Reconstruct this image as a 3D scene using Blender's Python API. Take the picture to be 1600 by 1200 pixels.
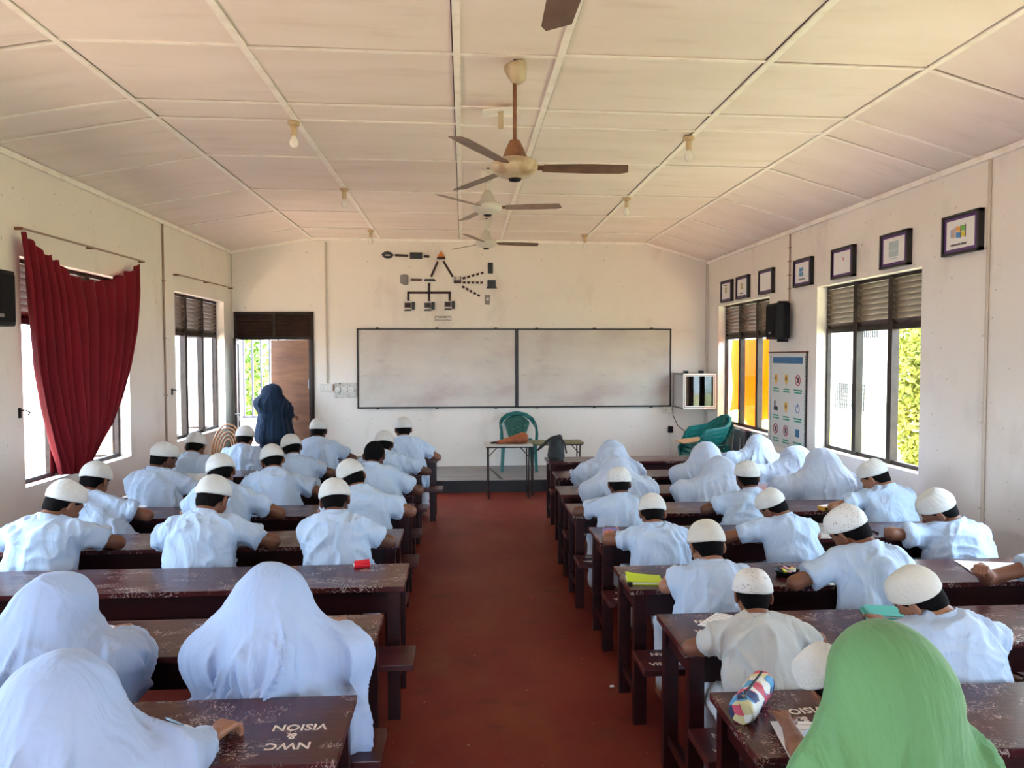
import bpy, math, random
import numpy as np
from mathutils import Vector, Matrix
random.seed(7); RNG = np.random.RandomState(7)
for o in list(bpy.data.objects): bpy.data.objects.remove(o)
SC = bpy.context.scene; COL = SC.collection
# ---------------------------------------------------------------- camera
F = 1130.0; CZ = 1.88
def axes():
    d = np.array([(724-800)/F, (600-556)/F, -1.0]); d /= np.linalg.norm(d)
    u = np.array([-math.sin(.0045), math.cos(.0045), 0]); u = u-d*u.dot(d); u /= np.linalg.norm(u)
    return np.array([np.cross(d, u), d, u])
MC = axes()
cam = bpy.data.cameras.new('camera'); cam.sensor_width = 36; cam.lens = 36*F/1600; cam.clip_start = .05; cam.clip_end = 300
co = bpy.data.objects.new('camera', cam); COL.objects.link(co); SC.camera = co
m4 = Matrix.Identity(4)
for i in range(3):
    for j in range(3): m4[i][j] = MC[i][j]
m4[2][3] = CZ; co.matrix_world = m4
def ray(px, py): return MC @ np.array([(px-800)/F, (600-py)/F, -1.0])
ORI = np.array([0, 0, CZ])
def atY(px, py, Y): r = ray(px, py); return ORI+r*(Y/r[1])
def atZ(px, py, Z): r = ray(px, py); return ORI+r*((Z-CZ)/r[2])
def atX(px, py, X): r = ray(px, py); return ORI+r*(X/r[0])
# ---------------------------------------------------------------- light
w = bpy.data.worlds.new('sky'); SC.world = w; w.use_nodes = True
nt = w.node_tree; bg = nt.nodes['Background']
sky = nt.nodes.new('ShaderNodeTexSky'); sky.sky_type = 'NISHITA'; sky.sun_disc = False
sky.sun_elevation = math.radians(62); sky.sun_rotation = math.radians(20); sky.air_density = 1.0; sky.dust_density = 3.0
mx = nt.nodes.new('ShaderNodeMixRGB'); mx.inputs[0].default_value = .55
mx.inputs[2].default_value = (7.8, 9.4, 12.0, 1)
nt.links.new(sky.outputs[0], mx.inputs[1]); nt.links.new(mx.outputs[0], bg.inputs[0]); bg.inputs[1].default_value = .42
sl = bpy.data.lights.new('sun', 'SUN'); sl.energy = 7.0; sl.angle = .01; sl.color = (1, .95, .86)
so = bpy.data.objects.new('sun', sl); COL.objects.link(so); so.rotation_euler = (math.radians(-24), math.radians(6), 0)
SC.view_settings.view_transform = 'Standard'; SC.view_settings.look = 'None'
SC.view_settings.gamma = 1; SC.view_settings.use_curve_mapping = False
SC.view_settings.exposure = 2.88
SC.cycles.max_bounces = 10; SC.cycles.diffuse_bounces = 6; SC.cycles.transparent_max_bounces = 12
SC.cycles.sample_clamp_indirect = 8; SC.cycles.caustics_reflective = False; SC.cycles.caustics_refractive = False
WY = [(-.25, 1.55), (2.8, 4.6), (5.85, 7.65), (8.88, 10.7)]
LWY = [(-.25, 1.55), (2.85, 4.65), (5.95, 7.78), (9.0, 10.8)]
LW, RW, D, RY = -3.47, 3.84, 11.16, -3.0
def portal(loc, rot, sx, sy):
    l = bpy.data.lights.new('daylight_portal', 'AREA'); l.shape = 'RECTANGLE'; l.size = sx; l.size_y = sy; l.cycles.is_portal = True
    o = bpy.data.objects.new('daylight_portal', l); COL.objects.link(o); o.location = loc; o.rotation_euler = rot
for a, b in LWY: portal((LW-.2, (a+b)/2, 1.76), (0, math.radians(-90), 0), 1.8, b-a)
for a, b in WY: portal((RW+.2, (a+b)/2, 1.76), (0, math.radians(90), 0), 1.8, b-a)
portal((0, RY-.2, 1.1), (math.radians(90), 0, 0), 1.4, 2.2)
portal((-2.85, D+.3, 1.1), (math.radians(-90), 0, 0), 1.18, 2.2)
# ---------------------------------------------------------------- materials
def nodes(name):
    m = bpy.data.materials.new(name); m.use_nodes = True
    return m, m.node_tree, m.node_tree.nodes['Principled BSDF']
def L(nt, a, b): nt.links.new(a, b)
def N(nt, t, **k):
    n = nt.nodes.new('ShaderNode'+t)
    for a, v in k.items():
        if a in n.inputs: n.inputs[a].default_value = v
        else: setattr(n, a, v)
    return n
def ramp(nt, src, stops):
    r = nt.nodes.new('ShaderNodeValToRGB'); L(nt, src, r.inputs[0]); e = r.color_ramp.elements
    while len(e) < len(stops): e.new(.5)
    for q, (p, c) in zip(e, stops): q.position = p; q.color = c if len(c) == 4 else (*c, 1)
    return r
def mat(name, c, rough=.6, c2=None, scale=4., vec=(1, 1, 1), bump=0., bscale=None, metal=0., spec=.5, det=4., lo=.35, hi=.65, rnd=False, bvec=None):
    m, nt, p = nodes(name); p.inputs['Roughness'].default_value = rough; p.inputs['Metallic'].default_value = metal
    p.inputs['Specular IOR Level'].default_value = spec; p.inputs['Base Color'].default_value = (*c, 1)
    tc = N(nt, 'TexCoord'); mp = N(nt, 'Mapping'); mp.inputs['Scale'].default_value = vec; L(nt, tc.outputs['Object'], mp.inputs[0])
    if rnd:
        oi = N(nt, 'ObjectInfo'); ml = N(nt, 'Math', operation='MULTIPLY'); ml.inputs[1].default_value = 37.
        L(nt, oi.outputs['Random'], ml.inputs[0]); L(nt, ml.outputs[0], mp.inputs['Location'])
    if c2 is not None:
        n = N(nt, 'TexNoise', Scale=scale, Detail=det); L(nt, mp.outputs[0], n.inputs['Vector'])
        r = ramp(nt, n.outputs[0], [(lo, c), (hi, c2)]); L(nt, r.outputs[0], p.inputs['Base Color'])
    if bump:
        n2 = N(nt, 'TexNoise', Scale=bscale or scale*4, Detail=3.)
        if bvec:
            mp2 = N(nt, 'Mapping'); mp2.inputs['Scale'].default_value = bvec; L(nt, tc.outputs['Object'], mp2.inputs[0]); L(nt, mp2.outputs[0], n2.inputs['Vector'])
        else: L(nt, mp.outputs[0], n2.inputs['Vector'])
        b = N(nt, 'Bump', Strength=bump, Distance=.01); L(nt, n2.outputs[0], b.inputs['Height']); L(nt, b.outputs[0], p.inputs['Normal'])
    return m
def overlay(m, col, scale, vec, lo, hi, amount=1., det=6., rot=0., rnd=False):
    """second layer of marks (stains, scratches) over the base colour"""
    nt = m.node_tree; p = nt.nodes['Principled BSDF']; tc = N(nt, 'TexCoord'); mp = N(nt, 'Mapping'); mp.inputs['Scale'].default_value = vec
    mp.inputs['Rotation'].default_value = (0, 0, rot); L(nt, tc.outputs['Object'], mp.inputs[0])
    if rnd:
        oi = N(nt, 'ObjectInfo'); ml = N(nt, 'Math', operation='MULTIPLY'); ml.inputs[1].default_value = 53.
        L(nt, oi.outputs['Random'], ml.inputs[0]); L(nt, ml.outputs[0], mp.inputs['Location'])
    n = N(nt, 'TexNoise', Scale=scale, Detail=det); L(nt, mp.outputs[0], n.inputs['Vector'])
    r = ramp(nt, n.outputs[0], [(lo, (0, 0, 0)), (hi, (amount,)*3)])
    mxn = N(nt, 'MixRGB'); L(nt, r.outputs[0], mxn.inputs[0]); mxn.inputs[2].default_value = (*col, 1)
    s = p.inputs['Base Color']
    if s.links: L(nt, s.links[0].from_socket, mxn.inputs[1])
    else: mxn.inputs[1].default_value = s.default_value
    L(nt, mxn.outputs[0], s); return r
M = {}
M['wall'] = mat('wall_paint', (.84, .79, .74), .55, (.78, .735, .675), 1.1, bump=.15, bscale=30, lo=.3, hi=.75)
overlay(M['wall'], (.48, .40, .36), 2.2, (1, 1, .5), .60, .80, .45)
overlay(M['wall'], (.30, .26, .24), 24, (1, 1, 1), .72, .76, .7, 2.)
M['ceil'] = mat('ceiling_paint', (.88, .79, .75), .6, (.83, .74, .68), 1.6, (.6, 2.2, 1), bump=.1, bscale=12, rnd=True)
overlay(M['ceil'], (.50, .40, .30), 3, (.5, 2.5, 1), .58, .8, .35, rnd=True)
M['batten'] = mat('batten_paint', (.95, .91, .86), .55, (.80, .72, .62), 8, lo=.5, hi=.8)
M['gap'] = mat('dark_gap', (.05, .04, .035), .9)
M['floor'] = mat('red_oxide_floor', (.165, .022, .017), .5, (.215, .040, .024), 1.3, bump=.12, bscale=25, lo=.3, hi=.7, spec=.12)
overlay(M['floor'], (.22, .075, .035), 2.2, (1.3, .7, 1), .50, .70, .5)
overlay(M['floor'], (.09, .025, .02), 3.5, (1, 1.6, 1), .58, .75, .6)
overlay(M['floor'], (.50, .36, .28), 38, (1, 1, 1), .73, .77, .7, 2.)
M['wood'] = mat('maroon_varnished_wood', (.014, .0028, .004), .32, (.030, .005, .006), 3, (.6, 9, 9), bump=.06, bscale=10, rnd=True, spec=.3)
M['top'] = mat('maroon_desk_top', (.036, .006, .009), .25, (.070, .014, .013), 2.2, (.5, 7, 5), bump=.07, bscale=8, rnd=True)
def scribble(m, col, scale, vec, w_, mscale, mlo, mhi):
    """thin scratched lines: contour lines of a noise, kept only inside patches"""
    nt = m.node_tree; p = nt.nodes['Principled BSDF']; tc = N(nt, 'TexCoord'); oi = N(nt, 'ObjectInfo'); ml = N(nt, 'Math', operation='MULTIPLY'); ml.inputs[1].default_value = 61.; L(nt, oi.outputs['Random'], ml.inputs[0])
    def tx(sc, v): mp = N(nt, 'Mapping'); mp.inputs['Scale'].default_value = v; L(nt, tc.outputs['Object'], mp.inputs[0]); L(nt, ml.outputs[0], mp.inputs['Location']); n = N(nt, 'TexNoise', Scale=sc, Detail=3.); L(nt, mp.outputs[0], n.inputs['Vector']); return n.outputs[0]
    r = ramp(nt, tx(scale, vec), [(.5-2*w_, (0, 0, 0)), (.5-w_, (1, 1, 1)), (.5+w_, (1, 1, 1)), (.5+2*w_, (0, 0, 0))]); r2 = ramp(nt, tx(mscale, (1, 1.6, 1)), [(mlo, (0, 0, 0)), (mhi, (.85,)*3)])
    mu = N(nt, 'MixRGB', blend_type='MULTIPLY'); mu.inputs[0].default_value = 1; L(nt, r.outputs[0], mu.inputs[1]); L(nt, r2.outputs[0], mu.inputs[2])
    mi = N(nt, 'MixRGB'); L(nt, mu.outputs[0], mi.inputs[0]); mi.inputs[2].default_value = (*col, 1); s = p.inputs['Base Color']; L(nt, s.links[0].from_socket, mi.inputs[1]); L(nt, mi.outputs[0], s)
scribble(M['top'], (.50, .43, .40), 34, (1, 2.2, 1), .010, 4.5, .53, .60)
scribble(M['top'], (.42, .36, .33), 22, (2.6, .8, 1), .007, 5.5, .54, .60)
M['seat'] = mat('maroon_bench_top', (.036, .006, .009), .3, (.07, .014, .013), 2.2, (.5, 7, 5), rnd=True)
M['white_mark'] = mat('white_stencil_paint', (.74, .69, .62), .6, (.5, .4, .35), 60)
M['steel'] = mat('brown_window_steel', (.022, .014, .012), .5, (.038, .024, .018), 12, spec=.25)
M['louver'] = mat('brown_louver_slat', (.10, .070, .055), .5, (.16, .12, .09), 9, (1, 1, 6))
M['dlouver'] = mat('dark_wood_slat', (.035, .018, .014), .5, (.055, .03, .022), 9)
M['navy_steel'] = mat('dark_grille_steel', (.03, .03, .045), .4)
M['brown_door'] = mat('brown_plywood_door', (.26, .115, .045), .7, (.17, .07, .03), 2, (1, 1, 5), bump=.05)
M['grey_panel'] = mat('grey_door_panel', (.34, .36, .32), .5, (.26, .28, .26), 4)
M['stage'] = mat('grey_cement', (.30, .29, .28), .6, (.22, .22, .22), 3, (1, 5, 1), bump=.1)
M['black_paint'] = mat('black_painted_edge', (.012, .012, .013), .5)
M['board'] = mat('worn_whiteboard', (.66, .62, .57), .35, (.56, .52, .48), 1.6, (1, 1, 1.6), lo=.3, hi=.7)
overlay(M['board'], (.40, .26, .26), 1.4, (1, 1, 1.5), .52, .75, .5)
overlay(M['board'], (.30, .25, .24), 7, (.6, 1, 2.5), .60, .78, .4)
M['black_frame'] = mat('black_frame', (.012, .011, .012), .4)
M['conduit'] = mat('conduit_plastic', (.58, .52, .44), .5)
M['conduit_r'] = mat('conduit_brown', (.34, .24, .18), .6)
M['plastic_w'] = mat('white_plastic', (.72, .70, .66), .4)
M['grime'] = mat('grimy_switch_plate', (.62, .60, .56), .5, (.15, .13, .12), 25, lo=.5, hi=.7)
M['teal'] = mat('teal_plastic', (.0, .105, .095), .35, (.0, .14, .125), 5)
M['teal_s'] = mat('speckled_teal_plastic', (.0, .10, .09), .35, (.10, .30, .27), 45, lo=.58, hi=.66)
M['chrome'] = mat('dull_metal', (.30, .30, .30), .35, metal=.9)
M['olive'] = mat('olive_table_top', (.22, .21, .09), .5, (.15, .14, .06), 12)
M['lt_top'] = mat('pale_table_top', (.55, .54, .50), .4)
M['leather'] = mat('tan_leather', (.36, .10, .03), .45, (.24, .06, .02), 8, bump=.2)
M['black'] = mat('black_plastic', (.004, .004, .005), .5, spec=.25)
M['blackcloth'] = mat('black_nylon', (.015, .016, .018), .7, bump=.3, bscale=30)
M['grill'] = mat('speaker_grille', (.006, .006, .007), .8, bump=.5, bscale=160, spec=.15)
M['red'] = mat('crimson_cloth', (.19, .0, .009), .9, (.15, .0, .007), 3, bump=.15, bscale=60)
M['orange'] = mat('orange_cloth', (.95, .33, .004), .8, (.80, .22, .002), 3, bump=.2, bscale=25)
nt = M['orange'].node_tree; tr = N(nt, 'BsdfTranslucent'); tr.inputs[0].default_value = (.95, .36, .01, 1); ms = N(nt, 'MixShader'); ms.inputs[0].default_value = .55
L(nt, nt.nodes['Principled BSDF'].outputs[0], ms.inputs[1]); L(nt, tr.outputs[0], ms.inputs[2]); L(nt, ms.outputs[0], nt.nodes['Material Output'].inputs[0])
M['purple'] = mat('purple_mount', (.10, .035, .19), .5)
M['paper'] = mat('white_paper', (.80, .79, .78), .6)
M['rust'] = mat('rusty_brown_metal', (.15, .055, .025), .55, (.25, .11, .05), 14, bump=.2)
M['fanbody'] = mat('aged_fan_enamel', (.52, .44, .30), .4, (.32, .20, .10), 9, lo=.45, hi=.7)
M['fanwhite'] = mat('white_fan_enamel', (.64, .62, .56), .4)
M['bulb'] = mat('bulb_glass', (.85, .83, .78), .12)
M['socket'] = mat('bulb_holder', (.55, .42, .26), .45)
def glassmat(name, tint, g=.10):
    m = bpy.data.materials.new(name); m.use_nodes = True; nt = m.node_tree; nt.nodes.clear()
    o = N(nt, 'OutputMaterial'); t = N(nt, 'BsdfTransparent'); t.inputs[0].default_value = (*tint, 1)
    gl = N(nt, 'BsdfGlossy'); gl.inputs['Roughness'].default_value = .03; mi = N(nt, 'MixShader'); mi.inputs[0].default_value = g
    L(nt, t.outputs[0], mi.inputs[1]); L(nt, gl.outputs[0], mi.inputs[2]); L(nt, mi.outputs[0], o.inputs[0]); return m
M['glass'] = glassmat('window_glass', (.93, .97, .93))
M['cabglass'] = glassmat('cabinet_glass', (.25, .19, .16), .05)
def cloth(name, c, c2, bump=.35, sc=16, vec=(1, 1, .35), weave=0):
    m = mat(name, c, .8, c2, 2.5, spec=.2)
    nt = m.node_tree; p = nt.nodes['Principled BSDF']; tc = N(nt, 'TexCoord')
    mp = N(nt, 'Mapping'); mp.inputs['Scale'].default_value = vec; L(nt, tc.outputs['Object'], mp.inputs[0])
    n = N(nt, 'TexNoise', Scale=sc, Detail=2.5, Distortion=1.2); L(nt, mp.outputs[0], n.inputs['Vector'])
    b = N(nt, 'Bump', Strength=bump, Distance=.03); L(nt, n.outputs[0], b.inputs['Height']); L(nt, b.outputs[0], p.inputs['Normal'])
    if weave:
        n3 = N(nt, 'TexNoise', Scale=weave, Detail=2.); mp3 = N(nt, 'Mapping'); mp3.inputs['Scale'].default_value = (1, .3, .22); mp3.inputs['Rotation'].default_value = (0, .6, 0)
        L(nt, tc.outputs['Object'], mp3.inputs[0]); L(nt, mp3.outputs[0], n3.inputs['Vector'])
        b2 = N(nt, 'Bump', Strength=.5, Distance=.01); L(nt, n3.outputs[0], b2.inputs['Height']); L(nt, b.outputs[0], b2.inputs['Normal']); L(nt, b2.outputs[0], p.inputs['Normal'])
    p.inputs['Sheen Weight'].default_value = .15
    return m
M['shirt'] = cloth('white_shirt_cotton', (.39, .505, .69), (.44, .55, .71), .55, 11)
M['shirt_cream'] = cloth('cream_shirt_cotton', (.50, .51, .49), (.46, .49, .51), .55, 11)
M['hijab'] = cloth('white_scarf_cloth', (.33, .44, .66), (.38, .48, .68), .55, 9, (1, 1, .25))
M['hijab_green'] = cloth('green_crinkled_scarf', (.13, .30, .125), (.11, .27, .12), .3, 5, (1, 1, .4), weave=70)
M['hijab_navy'] = cloth('navy_scarf_cloth', (.003, .014, .036), (.002, .011, .03), .3, 7, (1, 1, .3))
M['hijab_lit'] = cloth('lit_scarf_cloth', (.42, .50, .655), (.47, .54, .67), .55, 9, (1, 1, .25))  # scarf cloth lightened for the right block: its brighter light is in the colour
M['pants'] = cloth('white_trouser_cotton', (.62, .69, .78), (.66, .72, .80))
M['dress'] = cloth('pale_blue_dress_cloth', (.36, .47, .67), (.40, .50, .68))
def capmat(name, c, holes):
    m = mat(name, c, .85, tuple(x*.92 for x in c), 12)
    nt = m.node_tree; p = nt.nodes['Principled BSDF']; tc = N(nt, 'TexCoord')
    v = N(nt, 'TexVoronoi', Scale=190. if not holes else 150.); L(nt, tc.outputs['Object'], v.inputs['Vector'])
    b = N(nt, 'Bump', Strength=.5, Distance=.004); L(nt, v.outputs[0], b.inputs['Height']); L(nt, b.outputs[0], p.inputs['Normal'])
    if holes:
        r = ramp(nt, v.outputs[0], [(.18, (.12, .10, .09)), (.34, c)]); n = N(nt, 'TexNoise', Scale=28.); L(nt, tc.outputs['Object'], n.inputs['Vector'])
        r2 = ramp(nt, n.outputs[0], [(.45, (0, 0, 0)), (.5, (1, 1, 1))]); mi = N(nt, 'MixRGB'); L(nt, r2.outputs[0], mi.inputs[0])
        L(nt, r.outputs[0], mi.inputs[1]); mi.inputs[2].default_value = (*c, 1); L(nt, mi.outputs[0], p.inputs['Base Color'])
    return m
M['cap'] = capmat('white_knitted_cap', (.62, .62, .60), False)
M['cap_cream'] = capmat('cream_knitted_cap', (.60, .585, .53), False)
M['cap_lace'] = capmat('lace_pattern_cap', (.64, .64, .63), True)
M['hair'] = mat('black_hair', (.003, .0025, .0025), .9, (.006, .0045, .0045), 60, bump=.3, bscale=220, spec=.08)
SK = [(.20, .078, .042), (.30, .135, .078), (.115, .042, .025)]
for i, c in enumerate(SK):
    M['skin%d' % i] = mat('skin_tone_%s' % 'abc'[i], c, .5, tuple(x*.85 for x in c), 10, bump=.05, bscale=120)
    M['skin%d' % i].node_tree.nodes['Principled BSDF'].inputs['Subsurface Weight'].default_value = .05
M['eye'] = mat('eye_white', (.8, .78, .75), .2); M['iris'] = mat('dark_iris', (.02, .01, .008), .2)
M['lip'] = mat('lip', (.22, .07, .055), .5)
def flat(name, c, r=.55): return mat(name, c, r)
# ---------------------------------------------------------------- mesh helpers
def to_mesh(name, V, Fq, smooth=False, mi=None):
    me = bpy.data.meshes.new(name)
    if isinstance(Fq, np.ndarray):
        n = Fq.shape[1]; me.vertices.add(len(V)); me.vertices.foreach_set('co', np.ascontiguousarray(V, dtype=np.float32).ravel())
        me.loops.add(Fq.size); me.loops.foreach_set('vertex_index', Fq.astype(np.int32).ravel())
        me.polygons.add(len(Fq)); me.polygons.foreach_set('loop_start', np.arange(0, Fq.size, n, dtype=np.int32))
        me.polygons.foreach_set('loop_total', np.full(len(Fq), n, dtype=np.int32))
        if mi is not None: me.polygons.foreach_set('material_index', mi.astype(np.int32))
        me.update(calc_edges=True)
    else:
        me.from_pydata([tuple(v) for v in V], [], Fq); me.update()
    if smooth: me.polygons.foreach_set('use_smooth', np.ones(len(me.polygons), dtype=bool))
    return me
def link(name, me, mats, parent=None, loc=None):
    o = bpy.data.objects.new(name, me); COL.objects.link(o)
    for m in (mats if isinstance(mats, (list, tuple)) else [mats]): me.materials.append(m)
    if parent is not None: o.parent = parent
    if loc is not None: o.location = loc
    return o
class MB:
    def __init__(s): s.v = []; s.f = []
    def _a(s, vs, fs):
        b = len(s.v); s.v += [tuple(map(float, v)) for v in vs]; s.f += [tuple(b+i for i in f) for f in fs]; return s
    def box(s, x0, x1, y0, y1, z0, z1):
        return s._a([(x0,y0,z0),(x1,y0,z0),(x1,y1,z0),(x0,y1,z0),(x0,y0,z1),(x1,y0,z1),(x1,y1,z1),(x0,y1,z1)],
                    [(0,3,2,1),(4,5,6,7),(0,1,5,4),(1,2,6,5),(2,3,7,6),(3,0,4,7)])
    def obox(s, c, ax, ay, az, h):
        """oriented box: centre, three axes, half sizes"""
        c = np.array(c, float); A = [np.array(a, float)/np.linalg.norm(a)*q for a, q in zip((ax, ay, az), h)]
        vs = [c+sx*A[0]+sy*A[1]+sz*A[2] for sz in (-1, 1) for sx, sy in ((-1,-1),(1,-1),(1,1),(-1,1))]
        return s._a(vs, [(0,3,2,1),(4,5,6,7),(0,1,5,4),(1,2,6,5),(2,3,7,6),(3,0,4,7)])
    def tube(s, pts, r, n=8, cap=True):
        pts = [np.array(p, float) for p in pts]; rs = r if isinstance(r, (list, tuple)) else [r]*len(pts); rings = []; b = len(s.v); up = None
        for i, p in enumerate(pts):
            t = pts[min(i+1, len(pts)-1)]-pts[max(i-1, 0)]; t /= (np.linalg.norm(t)+1e-9)
            if up is None: up = np.array([0,0,1.]) if abs(t[2]) < .9 else np.array([1.,0,0])
            a = np.cross(up, t); a /= np.linalg.norm(a); c = np.cross(t, a); up = c
            for k in range(n):
                q = 2*math.pi*k/n; s.v.append(tuple(p+rs[i]*(a*math.cos(q)+c*math.sin(q))))
        for i in range(len(pts)-1):
            for k in range(n):
                s.f.append((b+i*n+k, b+i*n+(k+1)%n, b+(i+1)*n+(k+1)%n, b+(i+1)*n+k))
        if cap: s.f.append(tuple(b+k for k in range(n))[::-1]); s.f.append(tuple(b+(len(pts)-1)*n+k for k in range(n)))
        return s
    def lathe(s, prof, c=(0,0,0), n=20, R=None):
        b = len(s.v)
        for r, z in prof:
            for k in range(n):
                q = 2*math.pi*k/n; v = np.array([r*math.cos(q), r*math.sin(q), z])
                if R is not None: v = R@v
                s.v.append(tuple(v+np.array(c)))
        for i in range(len(prof)-1):
            for k in range(n): s.f.append((b+i*n+k, b+i*n+(k+1)%n, b+(i+1)*n+(k+1)%n, b+(i+1)*n+k))
        if prof[0][0] > 1e-4: s.f.append(tuple(b+k for k in range(n))[::-1])
        if prof[-1][0] > 1e-4: s.f.append(tuple(b+(len(prof)-1)*n+k for k in range(n)))
        return s
    def prism(s, poly, o, ax, ay, az, t):
        """polygon in plane (ax, ay) at o, extruded t along az"""
        o, ax, ay, az = [np.array(q, float) for q in (o, ax, ay, az)]; n = len(poly)
        vs = [o+ax*x+ay*y for x, y in poly]+[o+ax*x+ay*y+az*t for x, y in poly]
        return s._a(vs, [tuple(range(n))[::-1], tuple(range(n, 2*n))]+[(i, (i+1)%n, n+(i+1)%n, n+i) for i in range(n)])
    def grid(s, fn, nu, nv):
        b = len(s.v)
        for j in range(nv+1):
            for i in range(nu+1): s.v.append(tuple(fn(i/nu, j/nv)))
        for j in range(nv):
            for i in range(nu): q = b+j*(nu+1)+i; s.f.append((q, q+1, q+nu+2, q+nu+1))
        return s
    def build(s, name, m, parent=None, loc=None, smooth=False, bevel=0, solid=0):
        me = to_mesh(name, s.v, s.f, smooth); o = link(name, me, m, parent, loc)
        if solid: md = o.modifiers.new('s', 'SOLIDIFY'); md.thickness = solid; md.offset = 0
        if bevel: md = o.modifiers.new('b', 'BEVEL'); md.width = bevel; md.segments = 2; md.limit_method = 'ANGLE'
        return o
def tag(o, label=None, cat=None, group=None, kind=None):
    for k, v in (('label', label), ('category', cat), ('group', group), ('kind', kind)):
        if v: o[k] = v
    return o
def thing(name, label, cat, loc=(0,0,0), group=None, rz=0):
    o = bpy.data.objects.new(name, None); COL.objects.link(o); o.location = loc; o.rotation_euler = (0, 0, rz); o.empty_display_size = .05
    return tag(o, label, cat, group)
def kids(o): return [c for c in bpy.data.objects if c.parent == o]
def dup(root, loc, label, rz=None):
    r = root.copy(); COL.objects.link(r); r.location = loc; r['label'] = label
    if rz is not None: r.rotation_euler = (0, 0, rz)
    for ch in kids(root):
        c = ch.copy(); COL.objects.link(c); c.parent = r
        for g in kids(ch): d = g.copy(); COL.objects.link(d); d.parent = c
    return r
def text(body, size, mtl, parent, loc, rot, name='painted_lettering', ext=.0006, bold=.004, align='LEFT', sx=1.):
    cu = bpy.data.curves.new('t', 'FONT'); cu.body = body; cu.size = size; cu.extrude = ext; cu.offset = bold*size/.05*.25; cu.align_x = align; cu.resolution_u = 2
    cu.space_line = .8
    o = bpy.data.objects.new('t', cu); COL.objects.link(o); bpy.context.view_layer.update()
    me = bpy.data.meshes.new_from_object(o.evaluated_get(bpy.context.evaluated_depsgraph_get())); bpy.data.objects.remove(o)
    q = link(name, me, mtl, parent, loc); q.rotation_euler = rot; q.scale = (sx, 1, 1); return q
# ---------------------------------------------------------------- room shell
def S(name, mb, m, parent=None, **k):
    o = mb.build(name, m, parent, **k)
    if parent is None: o['kind'] = 'structure'
    return o
def wall_yz(x0, x1, y0, y1, ztop, ops):
    mb = MB(); y = y0
    for a, b, z0, z1 in ops:
        mb.box(x0, x1, y, a, -.4, ztop)
        mb.box(x0, x1, a, b, -.4, z0); mb.box(x0, x1, a, b, z1, ztop); y = b
    mb.box(x0, x1, y, y1, -.4, ztop); return mb
S('wall_left', wall_yz(LW-.16, LW, RY, D+.16, 3.50, [(a, b, .84, 2.67) for a, b in LWY]), M['wall'])
S('wall_right', wall_yz(RW, RW+.16, RY, D+.16, 3.40, [(a, b, .87, 2.62) for a, b in WY]), M['wall'])
mb = MB(); mb.box(-3.46, -3.44, D, D+.16, -.4, 3.72); mb.box(-3.44, -2.26, D, D+.16, 2.55, 3.72); mb.box(-2.26, RW, D, D+.16, -.4, 3.72); mb.box(-3.44,-2.26,D,D+.16,-.4,0)
S('wall_back', mb, M['wall'])
mb = MB(); mb.box(LW, -.7, RY-.16, RY, -.4, 3.72); mb.box(.7, RW, RY-.16, RY, -.4, 3.72); mb.box(-.7, .7, RY-.16, RY, 2.2, 3.72); mb.box(-.7, .7, RY-.16, RY, -.4, 0)
S('wall_rear', mb, M['wall'])
S('floor', MB().box(LW-.16, RW+.16, RY-.16, D+.16, -.35, 0), M['floor'])
# ceiling: boards between battens
XS = [LW, -2.26, -1.27, -.05, .60, 1.82, 2.83, RW]
def cz(x):
    if x < -2.26: return 3.455+(x-LW)/(-2.26-LW)*(3.665-3.455)
    if x > 2.83: return 3.635-(x-2.83)/(RW-2.83)*(3.635-3.35)
    return 3.665-(x+2.26)/5.09*.03
YS = [RY, -1.7, -.5, .7, 1.9, 3.1, 4.31, 5.24, 5.62, 6.66, 7.94, 9.1, 10.3, D]
mb = MB()
for a, b in zip(XS[:-1], XS[1:]):
    mb.prism([(a, cz(a)+.02), (b, cz(b)+.02), (b, cz(b)+.06), (a, cz(a)+.06)], (0, RY-.1, 0), (1,0,0), (0,0,1), (0,1,0), D-RY+.2)
ceiling = S('ceiling', mb, M['gap'])
for i, (a, b) in enumerate(zip(XS[:-1], XS[1:])):
    for j, (c, d) in enumerate(zip(YS[:-1], YS[1:])):
        g = .009; z = [cz(a)+random.uniform(-.002, .003), cz(b)+random.uniform(-.002, .003)]; t = random.uniform(-.004, .004)
        n = 2; vs = []; cx, cy = (a+b)/2, (c+d)/2
        for zz in (0, .012):
            for (x, k) in ((a+g, 0), (b-g, 1)):
                for y, q in ((c+g, -1), (d-g, 1)): vs.append((x-cx, y-cy, z[k]+zz+q*t*.5-cz(cx)))
        me = to_mesh('ceiling_board', vs, [(0,1,3,2),(4,6,7,5),(0,4,5,1),(2,3,7,6),(0,2,6,4),(1,5,7,3)])
        o = link('ceiling_board', me, M['ceil'], ceiling, (cx, cy, cz(cx)))
for x in XS[1:-1]:
    dx = random.choice([-1, 1])*.019
    MB().box(-.021, .021, 0, D-RY, -.011, 0).build('batten', M['batten'], ceiling, (x+dx, RY, cz(x)-.001))
for i, (a, b) in enumerate(zip(XS[:-1], XS[1:])):
    for j, y in enumerate(YS[1:-1]):
        dy = .013 if (j+i) % 3 else -.014; w2 = .014
        MB().prism([(a, cz(a)-.008), (b, cz(b)-.008), (b, cz(b)), (a, cz(a))], (0, y+dy-w2, 0), (1,0,0), (0,0,1), (0,1,0), 2*w2).build('batten', M['batten'], ceiling)
S('trim_1', MB().box(LW, LW+.035, RY, D, 3.405, 3.45), M['batten'])
S('trim_2', MB().box(RW-.035, RW, RY, D, 3.30, 3.345), M['batten'])
mb = MB()
for a, b in zip(XS[:-1], XS[1:]): mb.prism([(a, cz(a)-.04), (b, cz(b)-.04), (b, cz(b)), (a, cz(a))], (0, D-.03, 0), (1,0,0), (0,0,1), (0,1,0), .03)
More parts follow.
